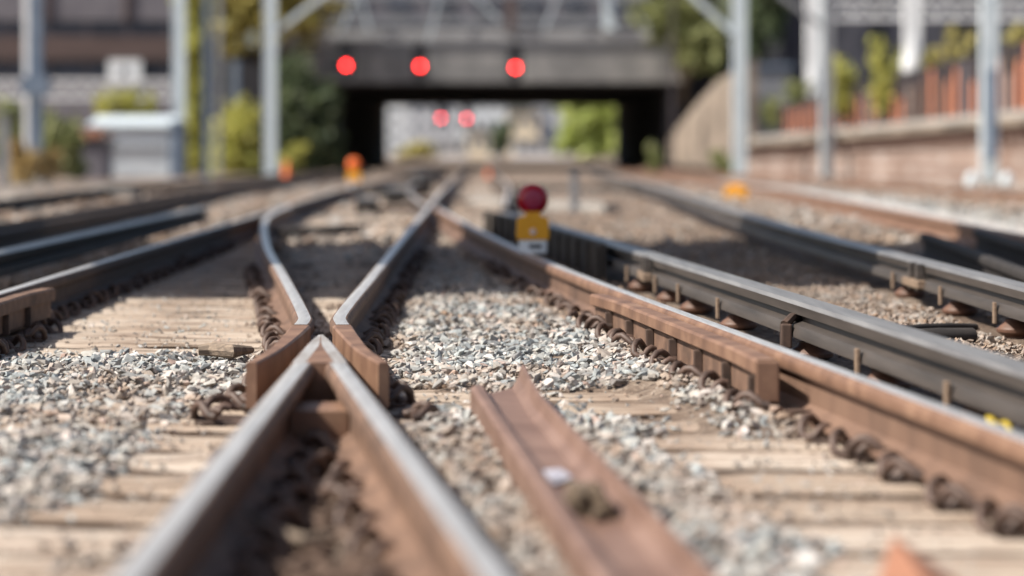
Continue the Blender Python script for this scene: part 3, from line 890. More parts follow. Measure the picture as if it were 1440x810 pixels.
# ------------------------------------------------------------------ ground sheet
def axis(lo, hi, step, far_lo, far_hi, k=1.35):
    a = list(np.arange(lo, hi+1e-6, step))
    s = step; x = hi
    while x < far_hi: s *= k; x += s; a.append(x)
    s = step; x = lo
    while x > far_lo: s *= k; x -= s; a.insert(0, x)
    return np.array(a)
gx = axis(-7, 7, 0.1, -900, 900); gy = axis(1.5, 26, 0.11, -60, 3000)
GX, GY = np.meshgrid(gx, gy, indexing='ij')
GZ = ground_z(GX.ravel(), np.clip(GY.ravel(), 0, 59)).reshape(GX.shape)
GZ = np.where((GY > 55) | (np.abs(GX) > 11), -0.03 + vdrop(GY), GZ)
nx, ny = GX.shape
V = np.stack([GX.ravel(), GY.ravel(), GZ.ravel()], 1)
ii, jj = np.meshgrid(np.arange(nx-1), np.arange(ny-1), indexing='ij')
F = np.stack([ii*ny+jj, (ii+1)*ny+jj, (ii+1)*ny+jj+1, ii*ny+jj+1], -1).reshape(-1, 4)
me = bpy.data.meshes.new('ground'); me.from_pydata(V.tolist(), [], F.tolist()); me.materials.append(M['ground'])
me.polygons.foreach_set('use_smooth', [True]*len(me.polygons))
go = bpy.data.objects.new('ground', me); C.objects.link(go); go['kind'] = 'structure'

# pale ballast strip on the right
strip = MB()
pts = [(3.3, 10), (3.85, 18.0), (4.8, 46.7), (6.2, 110.0)]
vs, fs = [], []
ys = list(np.arange(14, 70, 1.0))
for y in ys:
    x = interp(J_line, y)
    for u, z in ((0.45, 0.0), (0.65, 0.05), (1.0, 0.055), (1.3, 0.0)):
        vs.append((x+u*(0.75 + y/110), y, z+fall(y)))
for i in range(len(ys)-1):
    for j in range(3):
        fs.append((i*4+j, i*4+j+1, (i+1)*4+j+1, (i+1)*4+j))
M['whiteballast'] = noisy('clean_white_ballast', (0.20, 0.18, 0.165), (0.62, 0.59, 0.56), 7, 0.9, 0, 1.0, 0.05)
so = strip.add(vs, fs).build('fresh_ballast', M['whiteballast']); tag(so, 'strip of fresh white ballast beside the orange rusty rail on the right', 'ballast', None, 'stuff')

# ------------------------------------------------------------------ small debris near the crossing
wd = MB()
pts = [P(279, 492, 0.05), P(300, 491, 0.052), P(325, 494, 0.05), P(352, 492, 0.045)]
wd.tube(pts, [0.024, 0.034, 0.033, 0.018], 9, squash=0.8)
tag(wd.build('wood_scrap', M['wooddebris'], smooth=0.4), 'short splintered piece of wood lying on the sleepers left of the left wing rail', 'wood scrap')
st = MB()
st.tube([P(345, 720, 0.06), P(385, 745, 0.05), P(430, 760, 0.05), P(470, 750, 0.06)], [0.006, 0.010, 0.010, 0.007], 7)
tag(st.build('stick', M['wooddebris'], smooth=0.8), 'thin curved stick lying inside the V between its legs', 'stick')
lt = MB()
c0 = Vector((scx(5.65)+0.06, 5.65, 0.066))
lt.add([c0+Vector(v) for v in ((-0.04, -0.05, 0.001), (0.01, -0.07, 0.004), (0.035, 0.0, 0.001), (0.02, 0.08, 0.005), (-0.04, 0.06, 0.001), (0.0, 0.0, 0.007))], [(0, 1, 5), (1, 2, 5), (2, 3, 5), (3, 4, 5), (4, 0, 5)])
lt.add([c0+Vector(v) for v in ((-0.055, -0.08, 0.0), (0.01, -0.12, 0.0), (0.05, 0.0, -0.002), (0.03, 0.13, 0.0), (-0.05, 0.10, -0.002))], [(4, 3, 2, 1, 0)])
tag(lt.build('paper_scrap', M['paper']), 'crumpled pale blue scrap lying in the trough of the scrap rail', 'litter')
for k, (yy, u, s, lab) in enumerate(((5.12, 0.105, 0.046, 'dark lump of clinker in the trough of the scrap rail, largest of three'), (5.3, 0.11, 0.032, 'brown stone resting on the scrap rail right behind the dark clump'), (5.47, 0.108, 0.026, 'flat tan stone in the scrap rail trough beside the pale scrap'))):
    Vh, Fh = HULLS[k+3]
    if k == 0: continue
    o = MB().add([(scx(yy)+u + v[0]*s*0.8, yy + v[1]*s*2.0, 0.056+s*0.5 + v[2]*s*1.5) for v in Vh], [tuple(int(q) for q in f) for f in Fh]).build('stone', M['rust_dark'] if k == 0 else M['wooddebris'])
    tag(o, lab, 'stone', 'stones lying in the scrap rail')
bm = bmesh.new(); bmesh.ops.create_icosphere(bm, subdivisions=4, radius=1.0)
rr = np.random.default_rng(5); ph = rr.normal(0, 1, (14, 3))*np.linspace(2, 9, 14)[:, None]; po = rr.uniform(0, 6, 14)
for v in bm.verts:
    d_ = sum(math.sin(float(np.dot(ph[i_], v.co))+po[i_])*0.32/(1+i_*0.28) for i_ in range(14))
    v.co = Vector((v.co.x*0.042*(1+d_*0.5), v.co.y*0.115*(1+d_*0.5), max(v.co.z*0.034*(1+d_*0.9), -0.01)))
mc = bpy.data.meshes.new('debris_clump'); bm.to_mesh(mc); bm.free()
M['clump'] = noisy('dirt_and_moss', (0.025, 0.018, 0.012), (0.10, 0.07, 0.045), 60, 0.95, 0, 1.0, 0.01, c3=(0.22, 0.16, 0.11))
mc.materials.append(M['clump']); dc = bpy.data.objects.new('debris_clump', mc); C.objects.link(dc)
dc.location = (scx(5.14)+0.098, 5.14, 0.066)
tag(dc, 'dark mossy clump of dirt lying in the trough of the scrap rail', 'dirt clump')
# rusty torn plate at the lower right
tp = MB()
tip = Q(1256, 752, 4.35)
vs = [tip, tip+Vector((0.15, -0.22, -0.10)), tip+Vector((-0.11, -0.34, -0.105)), tip+Vector((0.03, -0.85, -0.10)), tip+Vector((0.36, -0.60, -0.11))]
lo = [v + Vector((0.0, 0.012, -0.02)) for v in vs]
tp.add(vs+lo, [(0, 2, 3), (0, 3, 1), (1, 3, 4), (5, 8, 7), (5, 6, 8), (6, 9, 8), (0, 1, 6, 5), (2, 0, 5, 7), (1, 4, 9, 6), (4, 3, 8, 9), (3, 2, 7, 8)])
M['plate'] = noisy('torn_rust', (0.22, 0.095, 0.055), (0.36, 0.17, 0.10), 9, 0.6, 0, 0.3, 0.004)
tag(tp.build('rusty_plate', M['plate']), 'torn orange rusty plate with its point sticking up at the lower right', 'scrap plate')
# cable stub and yellow tag on the right
cb = MB()
cb.tube([P(1250, 465, 0.09), P(1300, 460, 0.095), P(1340, 459, 0.09), P(1372, 460, 0.08)], 0.014, 8)
cb.tube([P(1270, 474, 0.075), P(1320, 472, 0.08), P(1368, 472, 0.075)], 0.03, 8)
tag(cb.build('cable', M['black'], smooth=0.8), 'black cable lying between the two grey conductor rails', 'cable')
yt = MB()
yt.tube([(1.275, 6.40, 0.105), (1.272, 6.35, 0.122), (1.272, 6.29, 0.110), (1.285, 6.22, 0.124), (1.283, 6.14, 0.112)], [0.006, 0.010, 0.011, 0.009, 0.005], 7, squash=0.5)
M['brightyellow'] = noisy('yellow_tape', (0.42, 0.30, 0.01), (0.55, 0.40, 0.015), 30, 0.5)
tag(yt.build('yellow_tape', M['brightyellow'], smooth=0.8), 'scrap of bright yellow tape caught under the near conductor rail at the right edge', 'tape')

# ------------------------------------------------------------------ lamps standing on the track
def lamp(base, s, lens_m, label, cat, group, tall=False):
    t = thing('hazard_lamp', base, label, cat, group)
    b0 = Vector(base)
    bx = MB().box(b0.x-0.078*s, b0.x+0.078*s, b0.y-0.05*s, b0.y+0.05*s, b0.z-0.0, b0.z+0.075*s)
    br = bx.build('base_bracket', M['whitepaint'], t, loc=base, bevel=0.008*s)
    MB().box(b0.x-0.022*s, b0.x+0.05*s, b0.y-0.056*s, b0.y-0.0485*s, b0.z+0.030*s, b0.z+0.052*s).build('slot', M['signalblack'], br, loc=base)
    bd = MB()
    z0 = b0.z+0.075*s
    prof = [(-0.088, 0), (0.088, 0), (0.092, 0.03), (0.088, 0.118), (0.080, 0.128), (0.045, 0.133), (0.038, 0.160), (-0.038, 0.160), (-0.045, 0.133), (-0.080, 0.128), (-0.088, 0.118), (-0.092, 0.03)]
    n = len(prof)
    vs = [(b0.x+u*s, b0.y-0.055*s, z0+z*s) for u, z in prof] + [(b0.x+u*s, b0.y+0.055*s, z0+z*s) for u, z in prof]
    bd.add(vs, [tuple(range(n)), tuple(range(n, 2*n))[::-1]] + [((i+1) % n, i, i+n, (i+1) % n + n) for i in range(n)])
    body = bd.build('battery_case', M['yellow'], t, loc=base, bevel=0.006*s)
    MB().lathe((b0.x, b0.y-0.055*s, z0+0.047*s), [(0.018*s, 0.0), (0.018*s, -0.004*s), (0.012*s, -0.008*s)][::-1], 16, 'y').build('reflector_button', M['button'], body, loc=base)
    zc = z0+0.228*s
    ln = MB().lathe((b0.x, b0.y, zc), [(0.055*s, -0.062*s), (0.068*s, -0.055*s), (0.083*s, -0.035*s), (0.088*s, -0.012*s), (0.088*s, 0.012*s), (0.083*s, 0.035*s), (0.06*s, 0.055*s)], 32, 'y').build('lens', lens_m, t, loc=base, smooth=0.7)
    MB().lathe((b0.x, b0.y, zc), [(0.045*s, -0.0685*s), (0.052*s, -0.0655*s), (0.054*s, -0.0600*s)], 28, 'y').build('lens_centre', M['redlens_in'] if lens_m == M['redlens'] else lens_m, ln, loc=base, smooth=0.7)
    MB().prism([(b0.x-0.045*s, b0.y-0.032*s), (b0.x+0.045*s, b0.y-0.032*s), (b0.x+0.045*s, b0.y+0.032*s), (b0.x-0.045*s, b0.y+0.032*s)], z0+0.150*s, z0+0.19*s).build('lens_collar', lens_m, t, loc=base, bevel=0.006*s)
    return t
lp = P(748, 356, 0.18)
lamp((interp(C_line, lp.y)+0.03, lp.y, 0.180), 1.03, M['redlens'], 'yellow battery lamp with a big round red lens, clamped on the right running rail', 'hazard lamp', 'marker lamps')
q = P(498, 258, 0.18)
lamp((q.x, q.y, 0.11), 1.3, M['orange'], 'yellow lamp with an orange lens standing by the dark left tunnel mouth', 'hazard lamp', 'marker lamps')

def cone(loc, h, label):
    t = thing('traffic_cone', loc, label, 'cone', 'orange cones by the tracks')
    MB().box(loc[0]-h*0.34, loc[0]+h*0.34, loc[1]-h*0.34, loc[1]+h*0.34, loc[2], loc[2]+h*0.06).build('base', M['signalblack'], t)
    MB().lathe((loc[0], loc[1], loc[2]+h*0.061), [(h*0.25, 0), (h*0.05, h*0.92), (h*0.03, h*0.94)], 18).build('body', M['orange'], t, smooth=0.8)
q = P(403, 247, 0.0); cone((q.x, q.y, -0.06), 0.5, 'orange cone at the foot of the pale mast left of the tunnel')
q = P(687, 244, 0.0); cone((q.x, q.y, -0.15), 0.34, 'small orange cone between the tracks in front of the tunnel')
q = P(1035, 279, 0.0)
yb = thing('marker_box', (q.x, q.y, -0.02), 'low yellow marker box beside the rusty rail on the right', 'marker box')
MB().prism([(q.x-0.17, q.y-0.12), (q.x+0.17, q.y-0.12), (q.x+0.17, q.y+0.12), (q.x-0.17, q.y+0.12)], -0.02, 0.16).build('body', M['yellow'], yb, bevel=0.02)
MB().box(q.x-0.10, q.x+0.10, q.y-0.07, q.y+0.07, 0.161, 0.22).build('lid', M['yellow'], yb, bevel=0.015)
q = P(808, 297, 0.0)
gp = thing('marker_post', (q.x, q.y, -0.03), 'short grey post standing behind the red lamp on the right', 'post')
MB().box(q.x-0.05, q.x+0.05, q.y-0.05, q.y+0.05, -0.03, 0.47).build('shaft', M['greydark'], gp, bevel=0.01)
MB().box(q.x-0.07, q.x+0.07, q.y-0.07, q.y+0.07, 0.471, 0.50).build('cap', M['greydark'], gp, bevel=0.01)
q = P(172, 279, 0.0)
gb2 = thing('cable_box', (q.x, q.y, -0.03), 'pale grey box standing beside the dull rails on the left', 'trackside box')
MB().box(q.x-0.19, q.x+0.19, q.y-0.14, q.y+0.14, -0.03, 0.20).build('body', M['conc'], gb2, bevel=0.02)
MB().box(q.x-0.21, q.x+0.21, q.y-0.16, q.y+0.16, 0.201, 0.24).build('lid', M['conc'], gb2, bevel=0.015)


A2 = [(0.30, 27.0), (0.55, 45.0), (0.62, 130.0)]
rail('running_rail', A2, 27.0, 130, M['railside'], M['semi'], 'brown rail starting behind the far crossing, right of the straight rail to the tunnel', 'rail')
X2 = [(-0.56, 27.4), (-0.95, 36.0), (-1.15, 46.0), (-1.2, 100.0)]
rail('running_rail', X2, 27.4, 100, M['railside'], M['semi'], 'brown rail between the two left tracks beyond the far crossing', 'rail')
def point_machine(px, py, w, h, label):
    c = P(px, py, 0.0)
    t = thing('point_machine', (c.x, c.y, -0.03), label, 'point machine', 'point machines between the far rails')
    MB().box(c.x-w/2, c.x+w/2, c.y-0.3, c.y+0.3, -0.03, h).build('case', M['black'], t, bevel=0.02)
    MB().box(c.x-w*0.4, c.x+w*0.4, c.y-0.24, c.y+0.24, h+0.001, h+0.04).build('lid', M['greydark'], t, bevel=0.01)
    MB().tube([(c.x+w/2, c.y, 0.06), (c.x+w/2+0.75, c.y+0.1, 0.06)], 0.025, 8).build('drive_rod', M['rust_dark'], t)
point_machine(562, 288, 0.42, 0.20, 'black point machine case beside the far crossing, nearest of three')
point_machine(516, 300, 0.26, 0.16, 'small black point machine left of the far crossing')
point_machine(590, 262, 0.5, 0.22, 'black point machine case farthest down the middle track')
def duct(pts, w, h, label, m_='timberdark'):
    t = MB()
    for a, b_ in zip(pts[:-1], pts[1:]): t.bar(a, b_, w, h)
    tag(t.build('cable_duct', M[m_]), label, 'cable duct', 'cable ducts across the far tracks')
duct([P(385, 330, 0.03), P(500, 322, 0.03)], 0.20, 0.09, 'dark timber duct lying across the middle track behind the wing rails')
duct([P(660, 283, 0.03), P(860, 292, 0.03)], 0.22, 0.10, 'grey duct crossing the ballast behind the red lamp', 'conc')
duct([P(520, 272, 0.03), P(600, 270, 0.03)], 0.25, 0.12, 'dark duct in front of the far point machine')
duct([P(700, 262, 0.03), P(900, 266, 0.03)], 0.25, 0.12, 'dark duct crossing the ballast beyond the grey post')

# ------------------------------------------------------------------ road bridge and tunnel behind
YB, YF = 141.0, 205.0
bx0, bx1 = Q(472, 120, YB).x, Q(938, 120, YB).x
zb = Q(0, 121, YB).z
fx0, fx1, zf = Q(545, 148, YF).x, Q(866, 148, YF).x, Q(0, 150, YF).z
br = thing('road_bridge', ((bx0+bx1)/2, YB, 0), 'low grey concrete bridge over the tracks with a black tunnel mouth', 'bridge')
ztop_ = Q(0, 76, YB).z
MB().box(bx0-3.0, bx1+1.2, YB-0.5, YB+0.5, Q(0, 116, YB).z, ztop_).build('girder', M['conc_dirty'], br)
MB().box(bx0-3.0, bx1+1.2, YB-0.2, YB+0.6, ztop_+0.002, Q(0, 62, YB).z).build('parapet', M['greydark'], br)
MB().box(bx0-3.0, bx1+1.2, YB-0.45, YB+0.3, Q(0, 62, YB).z+0.002, Q(0, 40, YB).z).build('parapet_beam', M['greydark'], br)
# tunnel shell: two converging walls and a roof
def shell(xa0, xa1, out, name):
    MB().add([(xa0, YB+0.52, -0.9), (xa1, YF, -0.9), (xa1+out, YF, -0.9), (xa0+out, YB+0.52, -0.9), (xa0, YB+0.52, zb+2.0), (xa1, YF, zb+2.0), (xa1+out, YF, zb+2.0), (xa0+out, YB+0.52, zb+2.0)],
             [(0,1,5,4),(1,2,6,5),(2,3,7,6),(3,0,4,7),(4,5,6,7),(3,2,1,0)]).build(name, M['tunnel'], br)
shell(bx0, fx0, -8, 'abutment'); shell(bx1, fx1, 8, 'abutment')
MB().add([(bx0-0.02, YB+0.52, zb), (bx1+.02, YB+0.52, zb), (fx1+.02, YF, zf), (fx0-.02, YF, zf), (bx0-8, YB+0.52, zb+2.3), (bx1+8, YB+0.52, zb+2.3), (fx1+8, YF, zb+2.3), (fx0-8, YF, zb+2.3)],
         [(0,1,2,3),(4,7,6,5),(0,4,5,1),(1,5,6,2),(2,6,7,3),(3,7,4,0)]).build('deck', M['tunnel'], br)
# wing wall on the right, sloping down towards the camera
w0, w1 = Vector((bx1+0.05, YB-0.55, 0)), Vector((10.6, 104, 0))
ww = MB()
za, zb2 = 1.3, 4.1
ww.add([(w0.x, w0.y, -0.1), (w1.x, w1.y, -0.1), (w1.x, w1.y, zb2), (w0.x, w0.y, za), (w0.x+2.4, w0.y, -0.1), (w1.x+0.8, w1.y, -0.1), (w1.x+0.8, w1.y, zb2+0.3), (w0.x+2.4, w0.y, za+3.0)],
       [(0,1,2,3),(4,7,6,5),(3,2,6,7),(0,3,7,4),(1,5,6,2),(0,4,5,1)])
tag(ww.build('wing_wall', M['conc_tan']), 'sloping tan concrete wing wall right of the tunnel mouth', 'wall')

# building standing on and beyond the bridge
def building(name, x0, x1, y0, y1, z0, bands, label, cat='building', wins=None):
    t = thing(name, ((x0+x1)/2, y0, z0), label, cat)
    for i, (za, zb_, mk, nm, inset) in enumerate(bands):
        MB().box(x0, x1, y0+inset, y1, za+0.003*(i > 0), zb_).build(nm, M[mk], t)
    return t
zz = lambda y, Y: Q(0, y, Y).z
ob = building('station_building', -9.0, 11.5, 152, 163, 6.35, [(6.35, 6.7, 'greydark', 'plinth', 0.0), (6.7, 8.1, 'brown', 'wall', 0.2), (8.1, 8.5, 'greydark', 'band', 0.0), (8.5, 10.6, 'purple', 'wall', 0.2), (10.6, 14.5, 'purple', 'wall', 0.0), (14.5, 14.9, 'conc', 'roof', -0.3)],
              'grey and brown building standing on top of the bridge')
for x in np.arange(-8.0, 11, 2.6):
    w = MB().box(x, x+1.5, 152.10, 152.196, 8.9, 10.3).build('window', M['navy'], ob)
    MB().box(x-0.08, x+1.58, 152.02, 152.095, 8.78, 8.90).build('sill', M['conc'], w)

# overhead gantry in front of the bridge, with signals below it
YG = 118.0
gt = thing('signal_gantry', (0, YG, 0), 'pale grey lattice gantry spanning the tracks in front of the bridge', 'gantry')
gx0, gx1 = Q(462, 0, YG).x, Q(912, 0, YG).x
zl, zh = zz(56, YG), zz(-5, YG)
MB().bar((gx0, YG, zl+0.22), (gx1, YG, zl+0.22), 0.5, 0.36).build('lower_boom', M['boom'], gt)
MB().bar((gx0, YG, zh), (gx1, YG, zh), 0.4, 0.3).build('upper_boom', M['greydark'], gt)
lat = MB()
nb = 9
for i in range(nb):
    xa, xb = gx0+(gx1-gx0)*i/nb, gx0+(gx1-gx0)*(i+1)/nb
    lat.bar((xa, YG, zl+0.45), ((xa+xb)/2, YG, zh-0.15), 0.09); lat.bar(((xa+xb)/2, YG, zh-0.15), (xb, YG, zl+0.45), 0.09)
lat.build('lattice', M['greydark'], gt)
for xa_, xb_, za_, zb3 in ((-6.2, -5.0, zl+0.4, zh+1.2), (-4.9, -5.6, zl+0.4, zh+1.0), (-2.2, -1.5, zl-0.1, zh+0.8), (3.1, 4.3, zl+0.4, zh+1.5), (6.4, 5.2, zl+0.3, zh+1.4), (1.0, -0.6, zl+0.9, zh+0.5)):
    MB().bar((xa_, YG-0.75, za_), (xb_, YG-0.75, zb3), 0.09).build('brace', M['galv'], gt)
for x in (gx0-0.2, gx1+1.1):
    MB().box(x-0.07, x+0.07, YG-0.07, YG+0.07, -0.8, zh+0.4).build('column', M['post_dark'], gt)
MB().box(gx0, gx1, YG+0.5, YG+1.1, zl-0.55, zl-0.50).build('walkway', M['greydark'], gt)
for x in (718, 855):
    c = Q(x, 20, YG)
    MB().box(c.x-0.22, c.x+0.22, YG-0.65, YG-0.27, zl+0.45, zh).build('hanger', M['brown' if x == 718 else 'galv'], gt)

def signal(px, py, Y, size, lamp_m, label, up=True, cat='signal'):
    c = Q(px, py, Y)
    t = thing('railway_signal', (c.x, Y, c.z), label, cat, 'red railway signals')
    w = 0.33*size
    bp = [(-w, -0.42*size), (-w*0.6, -0.62*size), (w*0.6, -0.62*size), (w, -0.42*size), (w, 0.75*size), (w*0.5, 1.05*size), (-w*0.5, 1.05*size), (-w, 0.75*size)]
    n = len(bp)
    vs = [(c.x+u, Y, c.z+v) for u, v in bp] + [(c.x+u, Y+0.18, c.z+v) for u, v in bp]
    MB().add(vs, [tuple(range(n)), tuple(range(n, 2*n))[::-1]] + [((i+1) % n, i, i+n, (i+1) % n+n) for i in range(n)]).build('backboard', M['signalblack'], t)
    MB().lathe((c.x, Y, c.z), [(0.12*size, -0.045), (0.125*size, -0.03), (0.125*size, -0.002)], 20, 'y').build('red_lens', lamp_m, t)
    hd = MB()
    for a in range(0, 9):
        a0, a1 = math.radians(a*20), math.radians(a*20+20)
        r0, r1 = 0.20*size, 0.215*size
        f = lambda r, an, yy: (c.x+r*math.cos(an), yy, c.z+r*math.sin(an))
        hd.add([f(r0, a0, Y-0.002), f(r0, a1, Y-0.002), f(r0, a1, Y-0.22), f(r0, a0, Y-0.22), f(r1, a0, Y-0.002), f(r1, a1, Y-0.002), f(r1, a1, Y-0.22), f(r1, a0, Y-0.22)],
               [(0,1,2,3),(7,6,5,4),(3,2,6,7),(0,3,7,4),(1,5,6,2),(0,4,5,1)])
    hd.build('hood', M['signalblack'], t)
    if up:
        MB().box(c.x-0.06, c.x+0.06, Y+0.19, Y+0.31, c.z-0.3*size, zl+0.05).build('hanger', M['signalblack'], t)
    else:
        MB().box(c.x-0.06, c.x+0.06, Y+0.19, Y+0.31, -0.8, c.z+0.5).build('post', M['greydark'], t)
    return t
signal(487, 92, YG, 1.0, M['siglamp'], 'lit red signal at the left end of the gantry, leftmost of three')
signal(591, 93, YG, 1.0, M['siglamp'], 'lit red signal hanging under the gantry, middle one of three')
signal(725, 95, YG, 1.0, M['siglamp'], 'lit red signal hanging under the gantry, rightmost of three')
signal(620, 166, 262.0, 1.35, M['siglamp_far'], 'far red signal seen through the tunnel, left of the pair', False)
signal(656, 167, 262.0, 1.35, M['siglamp_far'], 'far red signal seen through the tunnel, right of the pair', False)
# dark relay cabinet beside the left signal
c = Q(462, 96, YG+0.4)
ds = thing('signal_cabinet', (c.x, c.y, 0), 'black cabinet hanging beside the leftmost red signal', 'cabinet')
MB().box(c.x-0.5, c.x+1.0, c.y, c.y+0.5, zz(108, c.y), zz(78, c.y)).build('body', M['signalblack'], ds)
MB().box(c.x+0.5, c.x+0.62, c.y+0.15, c.y+0.27, zz(78, c.y)+0.002, zl+0.05).build('hanger', M['signalblack'], ds)

# ------------------------------------------------------------------ masts
def mast(px, wpx, Y, label, m_face, m_lit_side=None, top=11.0, base=None, arm=None, ball=None, group='steel masts', flr=0.16):
    c = Q(px, 0, Y); w = wpx*0.72*Y/FPX
    z0 = fall(Y)-0.05 if base is None else base
    t = thing('steel_mast', (c.x, Y, z0), label, 'mast', group)
    # H section: two flanges facing left and right, web between
    fl = w*flr
    MB().box(c.x-w/2, c.x-w/2+fl, Y-w*0.45, Y+w*0.45, z0, top).build('flange', m_lit_side or m_face, t)  # paler left flanges carry painted sunlight on the grey masts
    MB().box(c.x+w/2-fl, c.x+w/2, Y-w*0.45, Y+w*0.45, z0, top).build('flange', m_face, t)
    MB().box(c.x-w/2+fl+0.002, c.x+w/2-fl-0.002, Y-w*0.40, Y-w*0.28, z0, top).build('web', m_face, t)
    MB().box(c.x-w*0.9, c.x+w*0.9, Y-w*0.9, Y+w*0.9, z0-0.0, z0+0.18).build('foot', M['conc'], t)
    if arm:
        a, b_ = arm
        MB().bar(Q(a[0], a[1], Y), Q(b_[0], b_[1], Y), w*0.42).build('bracket_arm', m_face, t)
    if ball:
        zc = zz(ball, Y)
        MB().lathe((c.x, Y, zc), [(w*0.45, -0.62), (w*0.66, -0.5), (w*0.72, -0.15), (w*0.56, 0.2), (w*0.48, 0.75)], 16).build('collar', M['whitepaint'], t, smooth=0.8)
    return t
m1 = mast(47, 34, 62, 'thick grey mast with its sunlit left side painted pale, at the left edge', M['bluegrey'], M['whitepaint'], flr=0.3)
cb1 = Q(52, 122, 61.4)
MB().box(cb1.x-0.36, cb1.x+0.30, 61.2, 61.68, zz(133, 61.4), zz(107, 61.4)).build('junction_box', M['bluegrey'], m1)
mast(252, 23, 96, 'bright pale mast behind the corrugated shed', M['galv'], M['galv'])
mast(290, 12, 70, 'slim blue grey mast right of the corrugated shed', M['bluegrey'], M['bluegrey'])
mast(308, 9, 110, 'thin pale mast close behind the blue grey mast', M['greydark'], M['galv'], top=9.3)
mast(331, 12, 130, 'faint short mast among the bushes left of the pale mast', M['bluegrey'], M['galv'], top=5.2)
mast(380, 23, 84, 'pale mast with a diagonal arm just left of the tunnel', M['galv'], M['galv'], arm=((388, 44), (462, -12)))
mast(1040, 25, 84, 'pale mast with a diagonal arm right of the tunnel wing wall', M['galv'], M['galv'], arm=((1030, 46), (965, -14)))
mast(1143, 25, 98, 'bright white column with a collar behind the fence, left one of two', M['whitepaint'], M['whitepaint'], base=0.8, ball=118, group='white columns on the platform')
mast(1163, 23, 80, 'grey mast in front of the platform, next to the white column', M['greydark'], M['galv'], arm=((1155, 36), (1095, -8)))
mast(1283, 30, 84, 'broad white column with a collar behind the fence, right one of two', M['whitepaint'], M['whitepaint'], base=0.9, ball=82, group='white columns on the platform')
m10 = mast(1391, 30, 62, 'pale mast in front of the platform near the right edge', M['galv'], M['galv'])
c = Q(1392, 170, 61.6)
MB().box(c.x-0.07, c.x+0.10, 61.2, 61.7, zz(225, 61.6), zz(98, 61.6)).build('cable_trunk', M['bluegrey'], m10)
for px in (1366, 1416):
    c = Q(px, 243, 58.5)
    t = thing('bollard', (c.x, 58.5, -0.12), 'white rounded marker %s of the pale mast at the right' % ('left' if px < 1390 else 'right'), 'bollard', 'white markers by the right mast')
    MB().lathe((c.x, 58.5, -0.12), [(0.12, 0), (0.14, 0.1), (0.13, 0.24), (0.08, 0.32), (0.03, 0.35)], 16).build('body', M['galv'], t, smooth=0.8)
    MB().lathe((c.x, 58.5, -0.14), [(0.26, 0), (0.26, 0.06), (0.21, 0.08)], 16).build('base', M['conc'], t)

def truss(x0, x1, Y, za, zb_, n, label, mk):
    t = thing('lattice_boom', ((x0+x1)/2, Y, za), label, 'lattice boom', 'lattice booms')
    MB().bar((x0, Y, za), (x1, Y, za), 0.14).build('lower_chord', M[mk], t)
    MB().bar((x0, Y, zb_), (x1, Y, zb_), 0.14).build('upper_chord', M[mk], t)
    l = MB()
    for i in range(n):
        xa, xb = x0+(x1-x0)*i/n, x0+(x1-x0)*(i+1)/n
        l.bar((xa, Y, za+0.1), ((xa+xb)/2, Y, zb_-0.1), 0.08); l.bar(((xa+xb)/2, Y, zb_-0.1), (xb, Y, za+0.1), 0.08)
    l.build('lattice', M[mk], t)
    MB().box(x0-0.25, x0-0.11, Y-0.15, Y+0.15, -0.8, zb_+0.3).build('leg', M[mk], t)
    MB().box(x1+0.11, x1+0.25, Y-0.15, Y+0.15, -0.8, zb_+0.3).build('leg', M[mk], t)
truss(Q(-40, 0, 130).x, Q(240, 0, 130).x, 130, zz(138, 130), zz(114, 130), 12, 'white lattice boom in front of the dark building on the left', 'whitepaint')
truss(Q(1172, 0, 104).x, Q(1520, 0, 104).x, 104, zz(26, 104), zz(2, 104), 12, 'white lattice boom across the top right, above the fence', 'whitepaint')
c = Q(7, 215, 55)
tpst = thing('fence_post', (c.x, 55, -0.05), 'thin grey post at the left edge in front of the weeds', 'post')
MB().box(c.x-0.09, c.x+0.09, 54.91, 55.09, -0.3, zz(165, 55)).build('shaft', M['greydark'], tpst)
MB().box(c.x-0.12, c.x+0.12, 54.88, 55.12, zz(165, 55)+0.002, zz(165, 55)+0.06).build('cap', M['greydark'], tpst)

# ------------------------------------------------------------------ left background
YL = 150.0
lb = thing('depot_building', (Q(100, 0, YL).x, YL, 0), 'large dark brown building with long window bands filling the left background', 'building')
lx0, lx1 = -46.0, Q(300, 0, YL).x
bands = [(260, 110, 'purple', 'wall', 0.0), (110, 84, 'navy', 'window_band', 0.5), (84, 50, 'brown', 'wall', 0.0), (50, 29, 'navy', 'window_band', 0.4), (29, -60, 'purple', 'wall', 0.1), (-60, -72, 'conc', 'roof', -0.4)]
for i, (ya, yb2, mk, nm, inset) in enumerate(bands):
    w = MB().box(lx0, lx1, YL+inset, YL+14, max(zz(ya, YL), -0.9)+0.003*(i > 0), zz(yb2, YL)).build(nm, M[mk], lb)
    if nm == 'window_band':
        for x in np.arange(lx0+2, lx1, 2.35):
            MB().box(x-0.09, x+0.09, YL+inset-0.12, YL+inset-0.003, zz(ya, YL)+0.02, zz(yb2, YL)-0.02).build('mullion', M['purple'], w)
for x in np.arange(lx0+2, lx1, 2.35*2):
    MB().box(x-0.14, x+0.14, YL-0.10, YL+0.09, zz(29, YL)+0.02, zz(-60, YL)-0.05).build('pilaster', M['brown'], lb)
c = Q(176, 101, YL)
sg = thing('wall_sign', (c.x, YL-0.02, c.z), 'pale blue panel with a dark centre fixed to the dark building', 'sign')
MB().box(c.x-0.95, c.x+0.95, YL-0.22, YL-0.02, zz(118, YL), zz(85, YL)).build('panel', M['pale'], sg)
MB().box(c.x-0.28, c.x+0.25, YL-0.232, YL-0.221, zz(107, YL), zz(95, YL)).build('mark', M['navy'], sg)

